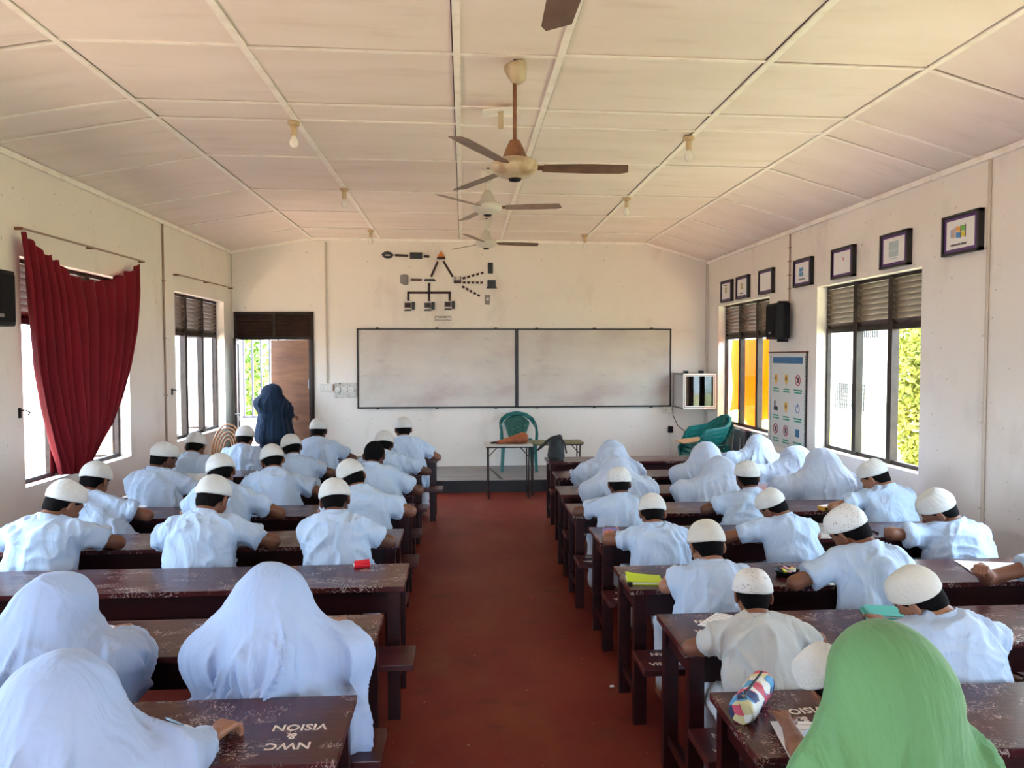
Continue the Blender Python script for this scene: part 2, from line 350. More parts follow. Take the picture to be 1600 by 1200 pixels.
S('trim_3', mb, M['batten'])
# unseen roof, eaves added to keep direct sun out of the room
S('roof', MB().box(LW-.95, RW+.95, RY-.9, D+3.2, 3.75, 3.85), M['stage'])
# stage
stg = S('floor_platform', MB().box(-2.0, 3.2, 9.9, D, 0, .165), M['black_paint']); stg['label'] = 'low cement platform before the whiteboard'
S('platform_top', MB().box(-2.0, 3.2, 9.88, D, .165, .175), M['stage'], stg)
S('crack', MB().prism([(.38,10.9),(.41,10.9),(.55,9.9),(.50,9.9)], (0,0,.1745), (1,0,0), (0,1,0), (0,0,1), .0015), M['black_paint'], stg)
# ---------------------------------------------------------------- windows
def window(name, side, y0, y1, z0, z1, leaves=(1, 0, 1), grille=False):
    X = (LW-.13) if side < 0 else (RW+.13); zl = z0+(z1-z0)*.735; w3 = (y1-y0)/3
    mb = MB()
    for y in (y0, y1-.035): mb.box(X-.02, X+.02, y, y+.035, z0, z1)
    for z in (z0, z1-.035): mb.box(X-.021, X+.021, y0, y1, z, z+.035)
    mb.box(X-.021, X+.021, y0, y1, zl-.04, zl+.012)
    r = mb.build(name, M['steel']); r['kind'] = 'structure'
    for k in (1, 2): MB().box(X-.035, X+.035, y0+k*w3-.036, y0+k*w3+.036, z0, z1).build('mullion', M['steel'], r)
    ns = 8; sm = None
    for k in range(3):
        for q in range(ns):
            zz = zl+.01+(z1-.04-zl-.01)*(q+.5)/ns; h = (z1-zl)/ns*.60
            if sm is None:
                sm = to_mesh('slat', *(lambda b: (b.v, b.f))(MB().obox((0,0,0), (0,1,0), (-.75*side,0,.75), (.75,0,.75*side), (w3/2-.024, h, .003))))
                sm.materials.append(M['louver'])
            o = bpy.data.objects.new('slat', sm); COL.objects.link(o); o.parent = r; o.location = (X, y0+(k+.5)*w3, zz)
    sill = MB().box(min(X, X-.15*side), max(X, X-.15*side)+0, y0, y1, z0-.03, z0+.004) if False else None
    for k in range(3):
        a, b = y0+k*w3+.022, y0+(k+1)*w3-.022
        if leaves[k]:
            h = a if leaves[k] > 0 else b; sg = 1 if leaves[k] > 0 else -1
            ang = math.radians(72); W = b-a; pv = np.array([X+side*.02, h, 0]); dr = np.array([side*math.sin(ang), sg*math.cos(ang), 0])
            fr = MB(); nrm = np.cross(dr, (0,0,1))
            for t in (.012, W-.012): fr.obox(pv+dr*t+(0,0,(z0+zl)/2), dr, nrm, (0,0,1), (.012, .01, (zl-z0)/2))
            for z in (z0+.012, zl-.028): fr.obox(pv+dr*W/2+(0,0,z), dr, nrm, (0,0,1), (W/2, .01, .012))
            f = fr.build('casement', M['steel'], r)
            MB().obox(pv+dr*W/2+(0,0,(z0+zl)/2), dr, nrm, (0,0,1), (W/2-.02, .0025, (zl-z0)/2-.02)).build('pane', M['glass'], f)
        else: MB().box(X-.003, X+.003, a, b, z0+.03, zl-.03).build('pane', M['glass'], r)
    if grille:
        for k in range(9):
            y = y0+(k+.5)*(y1-y0)/9; MB().tube([(X+.05*side, y, z0), (X+.05*side, y, zl)], .006, 6).build('grille_bar', M['navy_steel'], r)
    return r
wi = 1
for (a, b) in LWY: window('window_%d' % wi, -1, a, b, .84, 2.67, (1, 0, -1) if wi != 4 else (1, 1, -1)); wi += 1
for (a, b) in WY: window('window_%d' % wi, 1, a, b, .87, 2.62, (1, 0, 0)); wi += 1
# ---------------------------------------------------------------- door
dm = MB(); dm.box(-3.44, -3.40, D-.02, D+.10, 0, 2.55); dm.box(-2.30, -2.26, D-.02, D+.10, 0, 2.55); dm.box(-3.44, -2.26, D-.02, D+.10, 2.51, 2.55); dm.box(-3.44, -2.26, D-.02, D+.10, 2.13, 2.17)
door = dm.build('door_1', M['steel']); door['kind'] = 'structure'
MB().box(-2.87, -2.83, D-.01, D+.06, 2.17, 2.51).build('mullion', M['steel'], door)
for k in range(7):
    for (a, b) in ((-3.40, -2.87), (-2.83, -2.30)):
        MB().obox(((a+b)/2, D+.02, 2.20+k*.047), (1,0,0), (0,.6,.8), (0,-.8,.6), ((b-a)/2, .027, .004)).build('slat', M['dlouver'], door)
MB().box(-3.4, -2.3, D+.06, D+.07, 2.17, 2.52).build('backing_board', M['black_paint'], door)
# folded-in left leaf
p0, p1 = np.array([-3.385, D-.02, 0]), np.array([-3.27, 10.62, 0]); dv = p1-p0; Lf = np.linalg.norm(dv); dv /= Lf; nv = np.cross(dv, (0,0,1))
fr = MB()
for t in (.03, Lf-.03): fr.obox(p0+dv*t+(0,0,1.08), dv, nv, (0,0,1), (.03, .018, 1.06))
for z in (.05, .95, 2.10): fr.obox(p0+dv*Lf/2+(0,0,z), dv, nv, (0,0,1), (Lf/2, .018, .04))
lf = fr.build('door_leaf', M['steel'], door)
MB().obox(p0+dv*Lf/2+(0,0,1.08), dv, nv, (0,0,1), (Lf/2-.02, .006, 1.04)).build('door_panel', M['grey_panel'], lf)
MB().tube([p1+np.array([.0,-.02,1.05]), p1+np.array([.07,-.02,1.05]), p1+np.array([.07,.05,1.05])], .008).build('door_handle', M['chrome'], lf)
p0, p1 = np.array([-2.30, D+.12, 0]), np.array([-3.0, 11.58, 0]); dv = p1-p0; Lf = np.linalg.norm(dv); dv /= Lf; nv = np.cross(dv, (0,0,1))
lf2 = MB().obox(p0+dv*Lf/2+(0,0,1.07), dv, nv, (0,0,1), (Lf/2, .02, 1.06)).build('door_leaf', M['brown_door'], door)
fr = MB(); fr.obox(p0+dv*.02+(0,0,1.07)-nv*.01, dv, nv, (0,0,1), (.03, .03, 1.06)); fr.build('door_edge_frame', M['steel'], lf2)
MB().obox(p0+dv*.06+(0,0,1.45)+nv*-.03, dv, nv, (0,0,1), (.008, .01, .07)).build('door_handle', M['chrome'], lf2)
# verandah beyond the door
S('verandah_floor', MB().box(-6, RW+.16, D+.16, 14.2, -.35, -.02), M['floor'])
mb = MB(); BY = 13.4
mb.box(-6, -4.02, BY, BY+.15, -.3, 3.6); mb.box(-4.02, -3.2, BY, BY+.15, -.3, .75); mb.box(-4.02, -3.2, BY, BY+.15, 2.6, 3.6); mb.box(-3.2, RW, BY, BY+.15, -.3, 3.6)
S('wall_verandah', mb, M['wall'])
vw = MB(); vw.box(-4.02, -3.2, BY+.05, BY+.1, .75, .79); vw.box(-4.02, -3.2, BY+.05, BY+.1, 2.55, 2.6)
vwo = vw.build('window_9', M['navy_steel']); vwo['kind'] = 'structure'
for k in range(6): MB().box(-4.0+k*.155, -3.97+k*.155, BY+.03, BY+.07, .77, 2.57).build('grille_bar', M['navy_steel'], vwo)
nb = thing('notice', 'small notice pasted beside the barred verandah window seen through the doorway', 'notice', (-4.17, BY-.005, 2.3))
MB().box(-.055, .055, -.003, 0, -.16, .13).build('sheet', M['paper'], nb)
for k in range(3): MB().box(-.04, .04, -.005, -.003, -.13+k*.09, -.10+k*.09).build('print_line', M['grey_panel'], nb)
# ---------------------------------------------------------------- outside
M['sand'] = mat('sandy_ground', (.50, .36, .24), .9, (.40, .27, .17), .8); M['grass'] = mat('yellow_green_grass', (.34, .33, .14), .9, (.44, .38, .22), 2)
g = MB().box(-30, RW+1.2, -20, 45, -.5, -.4); S('ground', g, M['sand'])
S('ground_lawn', MB().box(RW+1.2, 40, -20, 45, -.5, -.39), M['grass'])
M['bwall'] = mat('white_building_wall', (.60, .58, .56), .8); M['byel'] = mat('yellow_plinth_paint', (.85, .68, .12), .8)
bl = thing('school_building', 'white building with yellow plinth seen through the near right window', 'building', (8.6, 13.95, -.4))
MB().box(0, 4, 0, 12, .62, 7.).build('wall', M['bwall'], bl); MB().box(-.02, 4, 0, 12, 0, .62).build('plinth', M['byel'], bl)
MB().box(-.12, .0, -.06, .16, 0, 7).build('column', M['bwall'], bl)
M['bgrille'] = mat('grey_window_grille', (.018, .019, .022), .8)
for yy, z in ((.95, 1.05), (1.65, 1.05), (.5, 2.62), (3.2, 1.05), (4.6, 1.05)):
    wv = MB().box(-.03, 0, yy, yy+.55, z, z+.62).build('window', M['bwall'], bl)
    gm = MB()
    for k in range(7): gm.box(-.045, -.03, yy+.03+k*.08, yy+.05+k*.08, z+.03, z+.6)
    for k in range(7): gm.box(-.045, -.03, yy, yy+.55, z+.03+k*.09, z+.045+k*.09)
    gm.build('grille', M['bgrille'], wv)
M['leaf'] = mat('yellow_green_leaves', (.20, .25, .03), .8, (.30, .31, .06), 3); M['leaf2'] = mat('mid_green_leaves', (.10, .22, .03), .6, (.18, .32, .05), 3)
M['bark'] = mat('brown_bark', (.12, .08, .05), .9)
def tree(label, loc, h, r, m, n=2600, name='leafy_tree', trunk=.3, lf=.085):
    t = thing(name, label, 'tree' if 'tree' in name else 'shrub', loc)
    c = RNG.normal(size=(n, 3)); c /= np.linalg.norm(c, axis=1)[:, None]; c *= (RNG.rand(n, 1)**.35)
    c = c*np.array([r, r, h*(1-trunk)/2])+np.array([0, 0, h*(1+trunk)/2])
    a = RNG.normal(size=(n, 3)); a /= np.linalg.norm(a, axis=1)[:, None]; b = np.cross(a, RNG.normal(size=(n, 3))); b /= np.linalg.norm(b, axis=1)[:, None]
    sz = lf*(.6+RNG.rand(n, 1)); V = np.concatenate([c+a*sz, c+b*sz*.5, c-a*sz, c-b*sz*.5]); i = np.arange(n)
    o = link('foliage', to_mesh('foliage', V, np.stack([i, i+n, i+2*n, i+3*n], 1)), m, t); o['kind'] = 'stuff'
    MB().tube([(0,0,0), (.05,.03,h*.3), (-.03,0,h*.6)], [.07, .05, .03]).build('trunk', M['bark'], t); return t
tree('yellow-green leafy shrub outside the near right window', (7.3, 10.75, -.4), 3.5, .62, M['leaf'], 9000, 'leafy_shrub', .05, .05)
tree('tall dark green tree far outside the right windows', (9.5, 8.0, -.4), 5.5, 1.6, M['leaf2'], 3500)
tree('green shrub outside the far left window', (-7.3, 20.5, -.4), 3.0, .9, M['leaf2'], 3000, 'leafy_shrub', .05)
tree('green shrub beyond the barred verandah window', (-5.0, 17.5, -.4), 3.2, .45, M['leaf2'], 1300, 'leafy_shrub', .05)
tree('leafy green tree outside left windows', (-7.8, 18.8, -.4), 4.5, 1.0, M['leaf'], 3000)
fw = thing('boundary_wall', 'pale boundary wall outside the left windows', 'wall', (-9.5, 2, -.4))
MB().box(-.1, .1, 0, 22, 0, 2.1).build('wall_face', M['bwall'], fw); MB().box(-.15, .15, 0, 22, 2.1, 2.2).build('coping', M['stage'], fw)
# orange cloth outside the far right window
def ocl(u, v):
    y = 9.55+u*(1.62+.18*v); z = 2.12-v*(1.25-.10*math.sin(u*9)-.06*u)
    return (4.28+.02*math.sin(u*17)+.03*math.sin(v*5+u*4), y, z)
oc = thing('orange_cloth', 'bright orange cloth hanging outside the far right window', 'cloth', (0,0,0))
MB().grid(ocl, 40, 20).build('cloth', M['orange'], oc, smooth=True, solid=.003)
MB().tube([(4.28, 9.3, 2.14), (4.28, 11.5, 2.14)], .006).build('line', M['steel'], oc)
for y in (9.4, 11.0): MB().tube([(RW+.163, y, 2.14), (4.30, y, 2.14)], .008).build('bracket', M['steel'], oc)
# ---------------------------------------------------------------- desks and benches
DR = [(2.02,2.43),(2.79,3.2),(3.55,3.96),(4.47,4.88),(5.27,5.70),(6.05,6.50),(6.90,7.35),(7.92,8.36)]
DL = [(2.09,2.52),(2.88,3.31),(3.69,4.12),(4.52,4.94),(5.38,5.80),(6.20,6.62),(7.20,7.63),(8.19,8.61)]
ORD = ['front row', 'second row from the front', 'third row from the front', 'fourth row from the front', 'fifth row from the front', 'sixth row from the front', 'seventh row from the front', 'row nearest the camera']
DLEN, DW, DH = 2.45, .42, .70
def desk(label, loc, grp):
    t = thing('school_desk', label, 'desk', loc, grp)
    MB().box(-DLEN/2, DLEN/2, 0, DW, DH-.028, DH).build('desk_top', M['top'], t, bevel=.003)
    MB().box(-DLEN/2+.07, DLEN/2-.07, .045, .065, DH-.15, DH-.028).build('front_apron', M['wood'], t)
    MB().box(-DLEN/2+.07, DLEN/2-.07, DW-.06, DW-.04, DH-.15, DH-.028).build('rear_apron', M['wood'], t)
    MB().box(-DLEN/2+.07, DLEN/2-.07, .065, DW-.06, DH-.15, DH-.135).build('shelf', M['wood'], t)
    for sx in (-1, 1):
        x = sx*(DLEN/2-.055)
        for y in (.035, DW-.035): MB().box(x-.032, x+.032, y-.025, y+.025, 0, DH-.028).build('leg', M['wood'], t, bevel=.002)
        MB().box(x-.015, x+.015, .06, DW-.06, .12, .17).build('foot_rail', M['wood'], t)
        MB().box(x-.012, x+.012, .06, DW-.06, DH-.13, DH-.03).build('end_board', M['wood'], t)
    return t
BLEN, BW, BH = 2.50, .235, .42
def bench(label, loc, grp):
    t = thing('school_bench', label, 'bench', loc, grp)
    MB().box(-BLEN/2, BLEN/2, 0, BW, BH-.03, BH).build('seat', M['seat'], t, bevel=.003)
    for sx in (-1, 1):
        x = sx*(BLEN/2-.38)
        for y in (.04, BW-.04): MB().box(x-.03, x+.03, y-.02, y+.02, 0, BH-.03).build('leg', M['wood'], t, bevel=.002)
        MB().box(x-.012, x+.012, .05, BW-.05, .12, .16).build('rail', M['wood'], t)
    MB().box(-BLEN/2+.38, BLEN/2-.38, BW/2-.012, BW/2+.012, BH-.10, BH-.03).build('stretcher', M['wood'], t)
    return t
RX = .855+DLEN/2
LXR = [-.375, -.37, -.31, -.41, -.395, -.42, -.42, -.30]
d0 = b0 = None; DT = {}; BT = {}
for side, rows in (('left', DL), ('right', DR)):
    for i, (a, b) in enumerate(rows):
        x = RX+(0, .02, -.02, 0, -.05, -.03, .05, .08)[i] if side == 'right' else LXR[i]-DLEN/2
        lab = 'dark maroon desk, %s, %s block' % (ORD[7-i], side)
        d0 = d0 or desk(lab, (0,0,0), 'long classroom desks')
        if i == 0 and side == 'left': d0.location = (x, a, 0); DT[side, i] = d0
        else: DT[side, i] = dup(d0, (x, a, 0), lab)
        lab = 'narrow maroon bench, %s, %s block' % (ORD[7-i], side)
        if b0 is None: b0 = bench(lab, (0,0,0), 'long classroom benches')
        bx = x+(.04 if side == 'left' else .02)
        if i == 0 and side == 'left': b0.location = (bx, a-.30, 0); BT[side, i] = b0
        else: BT[side, i] = dup(b0, (bx, a-.30, 0), lab)
bench0 = dup(b0, (RX+.1, 1.24, 0), 'narrow maroon wooden bench under the woman in the green headscarf')
def mark(t, lx, ly, z, rot, sz=.05):
    for body, dx, dy in (('NWC', .03, .055), ('&', .085, .0), ('VISION', 0, -.055)):
        c, s_ = math.cos(rot), math.sin(rot)
        text(body, sz*(1 if body != '&' else .9), M['white_mark'], t, (lx+dx*c-dy*s_, ly+dx*s_+dy*c, z+.0004), (0,0,rot), sx=1.05)
P = atZ(508, 1146, DH); mark(DT['left', 0], P[0]-DT['left', 0].location.x, P[1]+.04-DL[0][0]-.035, DH, math.pi, .052)
mark(DT['right', 1], -DLEN/2+.11, .24, DH, 0, .045)
P = atZ(1292, 1112, DH); mark(DT['right', 0], P[0]-DT['right', 0].location.x, P[1]-DR[0][0]-.02, DH, math.pi+.1, .05)
mark(BT['left', 0], BLEN/2-.04, .115, BH, math.pi, .042)
for i in (1, 2, 3, 4, 5): mark(BT['right', i], -BLEN/2+.045, .105, BH, 0, .044)
mark(DT['right', 5], -DLEN/2+.15, .2, DH, 0, .04)
# ---------------------------------------------------------------- people: smooth-union volumes surfaced by surface nets
class Vol:
    def __init__(s, lo, hi, h):
        s.h = h; s.lo = np.array(lo, float)-2*h; n = np.ceil((np.array(hi, float)+2*h-s.lo)/h).astype(int)+1
        s.ax = [(s.lo[i]+h*np.arange(n[i])).astype(np.float32) for i in range(3)]; s.F = np.full(n, 1.0, np.float32)
    def _sub(s, lo, hi):
        sl = []
        for i in range(3):
            a = int(np.clip(math.floor((lo[i]-s.lo[i])/s.h), 0, s.F.shape[i])); b = int(np.clip(math.ceil((hi[i]-s.lo[i])/s.h)+1, 0, s.F.shape[i]))
            if b <= a: return None, None
            sl.append(slice(a, b))
        X = s.ax[0][sl[0]][:, None, None]; Y = s.ax[1][sl[1]][None, :, None]; Z = s.ax[2][sl[2]][None, None, :]
        return tuple(sl), (X, Y, Z)
    def _put(s, sl, d, k, sub=False):
        f = s.F[sl]
        if sub:
            a, b = f, -d; q = np.maximum(k-np.abs(a-b), 0)/k; s.F[sl] = np.maximum(a, b)+q*q*k*.25
        else:
            q = np.maximum(k-np.abs(f-d), 0)/k; s.F[sl] = np.minimum(f, d)-q*q*k*.25
    def cap(s, a, b, ra, rb, k=.02, A=None, lat=1., cuts=(), sub=False):
        """tapered capsule; A = lateral axis along which the section is stretched by lat"""
        a = np.array(a, float); b = np.array(b, float); m = max(ra, rb)*max(lat, 1)+k+2*s.h+.01
        sl, P = s._sub(np.minimum(a, b)-m, np.maximum(a, b)+m)
        if sl is None: return
        ab = b-a; dx, dy, dz = [P[i]-np.float32(a[i]) for i in range(3)]
        if lat != 1.:
            A = np.array(A, float); A /= np.linalg.norm(A); c = 1-1/lat
            q = dx*A[0]+dy*A[1]+dz*A[2]; dx, dy, dz = dx-c*q*A[0], dy-c*q*A[1], dz-c*q*A[2]; ab = ab-c*ab.dot(A)*A
        L2 = ab.dot(ab)+1e-9; t = np.clip((dx*ab[0]+dy*ab[1]+dz*ab[2])/L2, 0, 1)
        d = np.sqrt((dx-t*ab[0])**2+(dy-t*ab[1])**2+(dz-t*ab[2])**2)-(ra+(rb-ra)*t)
        for p, n in cuts:
            n = np.array(n, float); n /= np.linalg.norm(n); d = np.maximum(d, (P[0]-p[0])*n[0]+(P[1]-p[1])*n[1]+(P[2]-p[2])*n[2])
        s._put(sl, d.astype(np.float32), k, sub)
    def ell(s, c, r, k=.02, R=None, cuts=(), sub=False):
        c = np.array(c, float); m = max(r)+k+2*s.h+.01; sl, P = s._sub(c-m, c+m)
        if sl is None: return
        d = [P[i]-np.float32(c[i]) for i in range(3)]
        if R is not None: d = [R[0, i]*d[0]+R[1, i]*d[1]+R[2, i]*d[2] for i in range(3)]
        q = np.sqrt(sum((d[i]/r[i])**2 for i in range(3))); q2 = np.sqrt(sum((d[i]/r[i]**2)**2 for i in range(3)))+1e-6
        dd = q*(q-1)/q2
        for p, n in cuts:
            n = np.array(n, float); n /= np.linalg.norm(n); dd = np.maximum(dd, (P[0]-p[0])*n[0]+(P[1]-p[1])*n[1]+(P[2]-p[2])*n[2])
        s._put(sl, dd.astype(np.float32), k, sub)
    def cut(s, p, n, box=None):
        n = np.array(n, float); n /= np.linalg.norm(n)
        s.F = np.maximum(s.F, ((s.ax[0][:, None, None]-p[0])*n[0]+(s.ax[1][None, :, None]-p[1])*n[1]+(s.ax[2][None, None, :]-p[2])*n[2]).astype(np.float32))
    def mesh(s):
        Fv = s.F; In = Fv < 0
        c = [In[i:In.shape[0]-1+i, j:In.shape[1]-1+j, k:In.shape[2]-1+k] for i in (0, 1) for j in (0, 1) for k in (0, 1)]
        al = c[0].copy(); an = c[0].copy()
        for q in c[1:]: al &= q; an |= q
        I, J, K = np.nonzero(an & ~al); n = len(I)
        if n == 0: return np.zeros((0, 3)), np.zeros((0, 4), int)
        ids = np.full(an.shape, -1, np.int64); ids[I, J, K] = np.arange(n)
        cv = {(i, j, k): Fv[I+i, J+j, K+k] for i in (0, 1) for j in (0, 1) for k in (0, 1)}
        acc = np.zeros((n, 3)); cnt = np.zeros(n)
        for ax in range(3):
            o1, o2 = [a for a in range(3) if a != ax]
            for u in (0, 1):
                for v in (0, 1):
                    p = [0, 0, 0]; p[o1] = u; p[o2] = v; q = list(p); q[ax] = 1
                    fa, fb = cv[tuple(p)], cv[tuple(q)]; m = (fa < 0) != (fb < 0); t = np.where(m, fa/(np.where(m, fa-fb, 1)), 0)
                    acc[:, ax] += np.where(m, t, 0); acc[:, o1] += np.where(m, u, 0); acc[:, o2] += np.where(m, v, 0); cnt += m
        V = s.lo+(np.stack([I, J, K], 1)+acc/cnt[:, None])*s.h; Q = []
        for ax in range(3):
            o1, o2 = [(1, 2), (2, 0), (0, 1)][ax]
            sa = [slice(None)]*3; sb = [slice(None)]*3; sa[ax] = slice(0, -1); sb[ax] = slice(1, None)
            A_, B_ = In[tuple(sa)], In[tuple(sb)]; E = np.array(np.nonzero(A_ != B_)).T
            if len(E) == 0: continue
            ok = (E[:, o1] > 0) & (E[:, o2] > 0) & (E[:, o1] < In.shape[o1]-1) & (E[:, o2] < In.shape[o2]-1); E = E[ok]
            ins = A_[E[:, 0], E[:, 1], E[:, 2]]; e = np.eye(3, dtype=int)
            def g(a, b): q = E-a*e[o1]-b*e[o2]; return ids[q[:, 0], q[:, 1], q[:, 2]]
            q4 = np.stack([g(1, 1), g(0, 1), g(0, 0), g(1, 0)], 1); q4 = np.where(ins[:, None], q4, q4[:, ::-1]); Q.append(q4)
        return V, np.concatenate(Q)
def normals(V, Q):
    n = np.cross(V[Q[:, 2]]-V[Q[:, 0]], V[Q[:, 3]]-V[Q[:, 1]]); N_ = np.zeros_like(V)
    for i in range(4): np.add.at(N_, Q[:, i], n)
    return N_/(np.linalg.norm(N_, axis=1)[:, None]+1e-12)
def rot(yaw=0, pitch=0, roll=0):
    y, p, r = map(math.radians, (yaw, -pitch, roll)); c, s = math.cos, math.sin
    return np.array([[c(y),-s(y),0],[s(y),c(y),0],[0,0,1]]) @ np.array([[1,0,0],[0,c(p),-s(p)],[0,s(p),c(p)]]) @ np.array([[c(r),0,s(r)],[0,1,0],[-s(r),0,c(r)]])
def head_tpl(h):
    v = Vol((-.1, -.12, -.13), (.1, .12, .12), h)
    v.ell((0, -.012, .018), (.072, .089, .081)); v.ell((0, .022, -.036), (.055, .058, .068), .03); v.ell((0, .058, -.086), (.022, .022, .018), .03)
    v.cap((0, .08, .0), (0, .098, -.026), .007, .012, .012); v.cap((-.034, .066, .02), (.034, .066, .02), .012, .012, .014)
    for s in (-1, 1):
        v.ell((s*.030, .088, .002), (.014, .012, .009), .01, sub=True); v.ell((s*.029, .068, .0), (.013, .013, .011), .004)
        v.ell((s*.036, .05, -.03), (.02, .02, .02), .02); v.ell((s*.011, .092, -.03), (.007, .008, .006), .006)
        v.ell((s*.076, -.008, -.012), (.009, .020, .030), .008, rot(s*22)); v.ell((s*.086, -.002, -.008), (.006, .010, .017), .004, rot(s*22), sub=True)
    v.cap((-.018, .078, -.050), (.018, .078, -.050), .006, .006, .006); v.cap((-.014, .076, -.061), (.014, .076, -.061), .006, .006, .005)
    V, Q = v.mesh(); c = V[Q].mean(1); mi = np.zeros(len(Q), int)
    for s in (-1, 1):
        d = ((c[:, 0]-s*.029)/.0115)**2+((c[:, 2]-.001)/.007)**2; mi[(d < 1) & (c[:, 1] > .055)] = 1
        d = ((c[:, 0]-s*.029)/.0055)**2+((c[:, 2]-.001)/.006)**2; mi[(d < 1) & (c[:, 1] > .055)] = 2
        d = ((c[:, 0]-s*.031)/.019)**2+((c[:, 2]-.021)/.0035)**2; mi[(d < 1) & (c[:, 1] > .055)] = 4
    d = (c[:, 0]/.022)**2+((c[:, 2]+.055)/.0095)**2; mi[(d < 1) & (c[:, 1] > .07)] = 3
    return V, Q, mi
def hair_tpl(h):
    v = Vol((-.1, -.12, -.1), (.1, .12, .12), h)
    n = (0, .80, -1); v.ell((0, -.014, .016), (.0765, .0945, .088), cuts=[((0, 0, -.010), n)])
    v.ell((0, -.048, -.045), (.056, .040, .048), .02, cuts=[((0, -.07, -.084), (0, .35, -1)), ((0, -.022, 0), (0, 1, 0))]); return v.mesh()
def cap_tpl(h):
    v = Vol((-.11, -.13, -.05), (.11, .12, .14), h)
    n = (0, .36, -1); v.ell((0, -.012, .030), (.0835, .101, .0835), cuts=[((0, 0, .022), n)])
    v.cap((0, -.012, .03), (0, -.012, .052), .080, .073, .02, (0, 1, 0), 1.2, cuts=[((0, 0, .022), n), ((0, 0, .105), (0, .05, 1))])
    V, Q = v.mesh(); N_ = normals(V, Q); a = np.arctan2(V[:, 0], V[:, 1]+.012); r = np.hypot(V[:, 0], V[:, 1]+.012)
    V = V+N_*(.0007*np.sin(a*22)*np.clip(r/.05, 0, 1)*(V[:, 2] > .05))[:, None]
    rim = np.clip(1-np.abs((V[:, 2]-.36*V[:, 1]-.027))/.007, 0, 1); V = V+N_*(rim*.0022)[:, None]; return V, Q
def hand_tpl(pose, h=.0034):
    v = Vol((-.075, -.03, -.07), (.06, .19, .03), h)
    for x in (-.026, -.009, .009, .025): v.cap((x*.55, .005, 0), (x, .075, .004), .014, .0115, .012)
    v.cap((0, -.02, 0), (0, .015, 0), .021, .02, .01, (1, 0, 0), 1.25)
    c = {'flat': (8, 12, 10), 'curl': (30, 42, 30), 'fist': (62, 85, 60)}[pose]
    for x, dx, L_ in ((-.027, -.07, (.036, .022, .018)), (-.009, -.02, (.041, .026, .019)), (.009, .03, (.038, .024, .018)), (.025, .09, (.030, .019, .016))):
        p = np.array([x, .075, .004]); a = 0
        for q, l in enumerate(L_):
            a += math.radians(c[q]); n = p+l*np.array([dx*math.cos(a), math.cos(a), -math.sin(a)]); v.cap(p, n, .0088-.0008*q, .0082-.0009*q, .004); p = n
    t = {'flat': [(-.018, .012, -.002), (-.043, .038, -.006), (-.056, .062, -.010), (-.060, .082, -.012)], 'curl': [(-.018, .012, -.002), (-.040, .038, -.016), (-.040, .064, -.030), (-.028, .084, -.040)],
         'fist': [(-.018, .012, -.002), (-.038, .040, -.018), (-.030, .066, -.030), (-.010, .078, -.034)]}[pose]
    for q in range(3): v.cap(t[q], t[q+1], .012-.0014*q, .0108-.0014*q, .006)
    return v.mesh()
TPL = {}
def tpl(k):
    if k not in TPL:
        h = .0042
        TPL[k] = {'head': lambda: head_tpl(h), 'headf': lambda: head_tpl(.007), 'hair': lambda: hair_tpl(.0055), 'cap': lambda: cap_tpl(.005),
                  'flat': lambda: hand_tpl('flat'), 'curl': lambda: hand_tpl('curl'), 'fist': lambda: hand_tpl('fist'),
                  'flatf': lambda: hand_tpl('flat', .006), 'curlf': lambda: hand_tpl('curl', .006)}[k]()
    return TPL[k]
def bind(parts):
    V, Q, Mi = [], [], []; b = 0
    for v, q, m in parts: V.append(v); Q.append(q+b); Mi.append(np.zeros(len(q), int)+m); b += len(v)
    return np.concatenate(V), np.concatenate(Q), np.concatenate(Mi)
def hand(wrist, fore, sx, pose, s, far, palm=(0, 0, 1), yawoff=0):
    """place a hand: sx=-1 left hand, +1 right hand; thumb points inward"""
    V, Q = tpl(pose+('f' if far and pose != 'fist' else ''))
    y = np.array(fore, float); y /= np.linalg.norm(y); a = math.radians(yawoff); y = np.array([y[0]*math.cos(a)-y[1]*math.sin(a), y[0]*math.sin(a)+y[1]*math.cos(a), y[2]])
    z = np.array(palm, float); z -= y*z.dot(y); z /= np.linalg.norm(z); x = np.cross(y, z)
    W = V*s*.86
    if sx < 0: W = W*np.array([-1, 1, 1]); Q = Q[:, ::-1]
    return np.array(wrist)+W[:, :1]*x+W[:, 1:2]*y+W[:, 2:]*z, Q
_LAT = np.random.RandomState(3).rand(32, 32, 32)
def vnoise(P_):
    i = np.floor(P_).astype(int); f = P_-i; f = f*f*(3-2*f); i %= 32; j = (i+1) % 32; r = 0
    for a in (0, 1):
        for b in (0, 1):
            for c in (0, 1):
                r = r+_LAT[(j if a else i)[:, 0], (j if b else i)[:, 1], (j if c else i)[:, 2]]*(f[:, 0] if a else 1-f[:, 0])*(f[:, 1] if b else 1-f[:, 1])*(f[:, 2] if c else 1-f[:, 2])
    return r
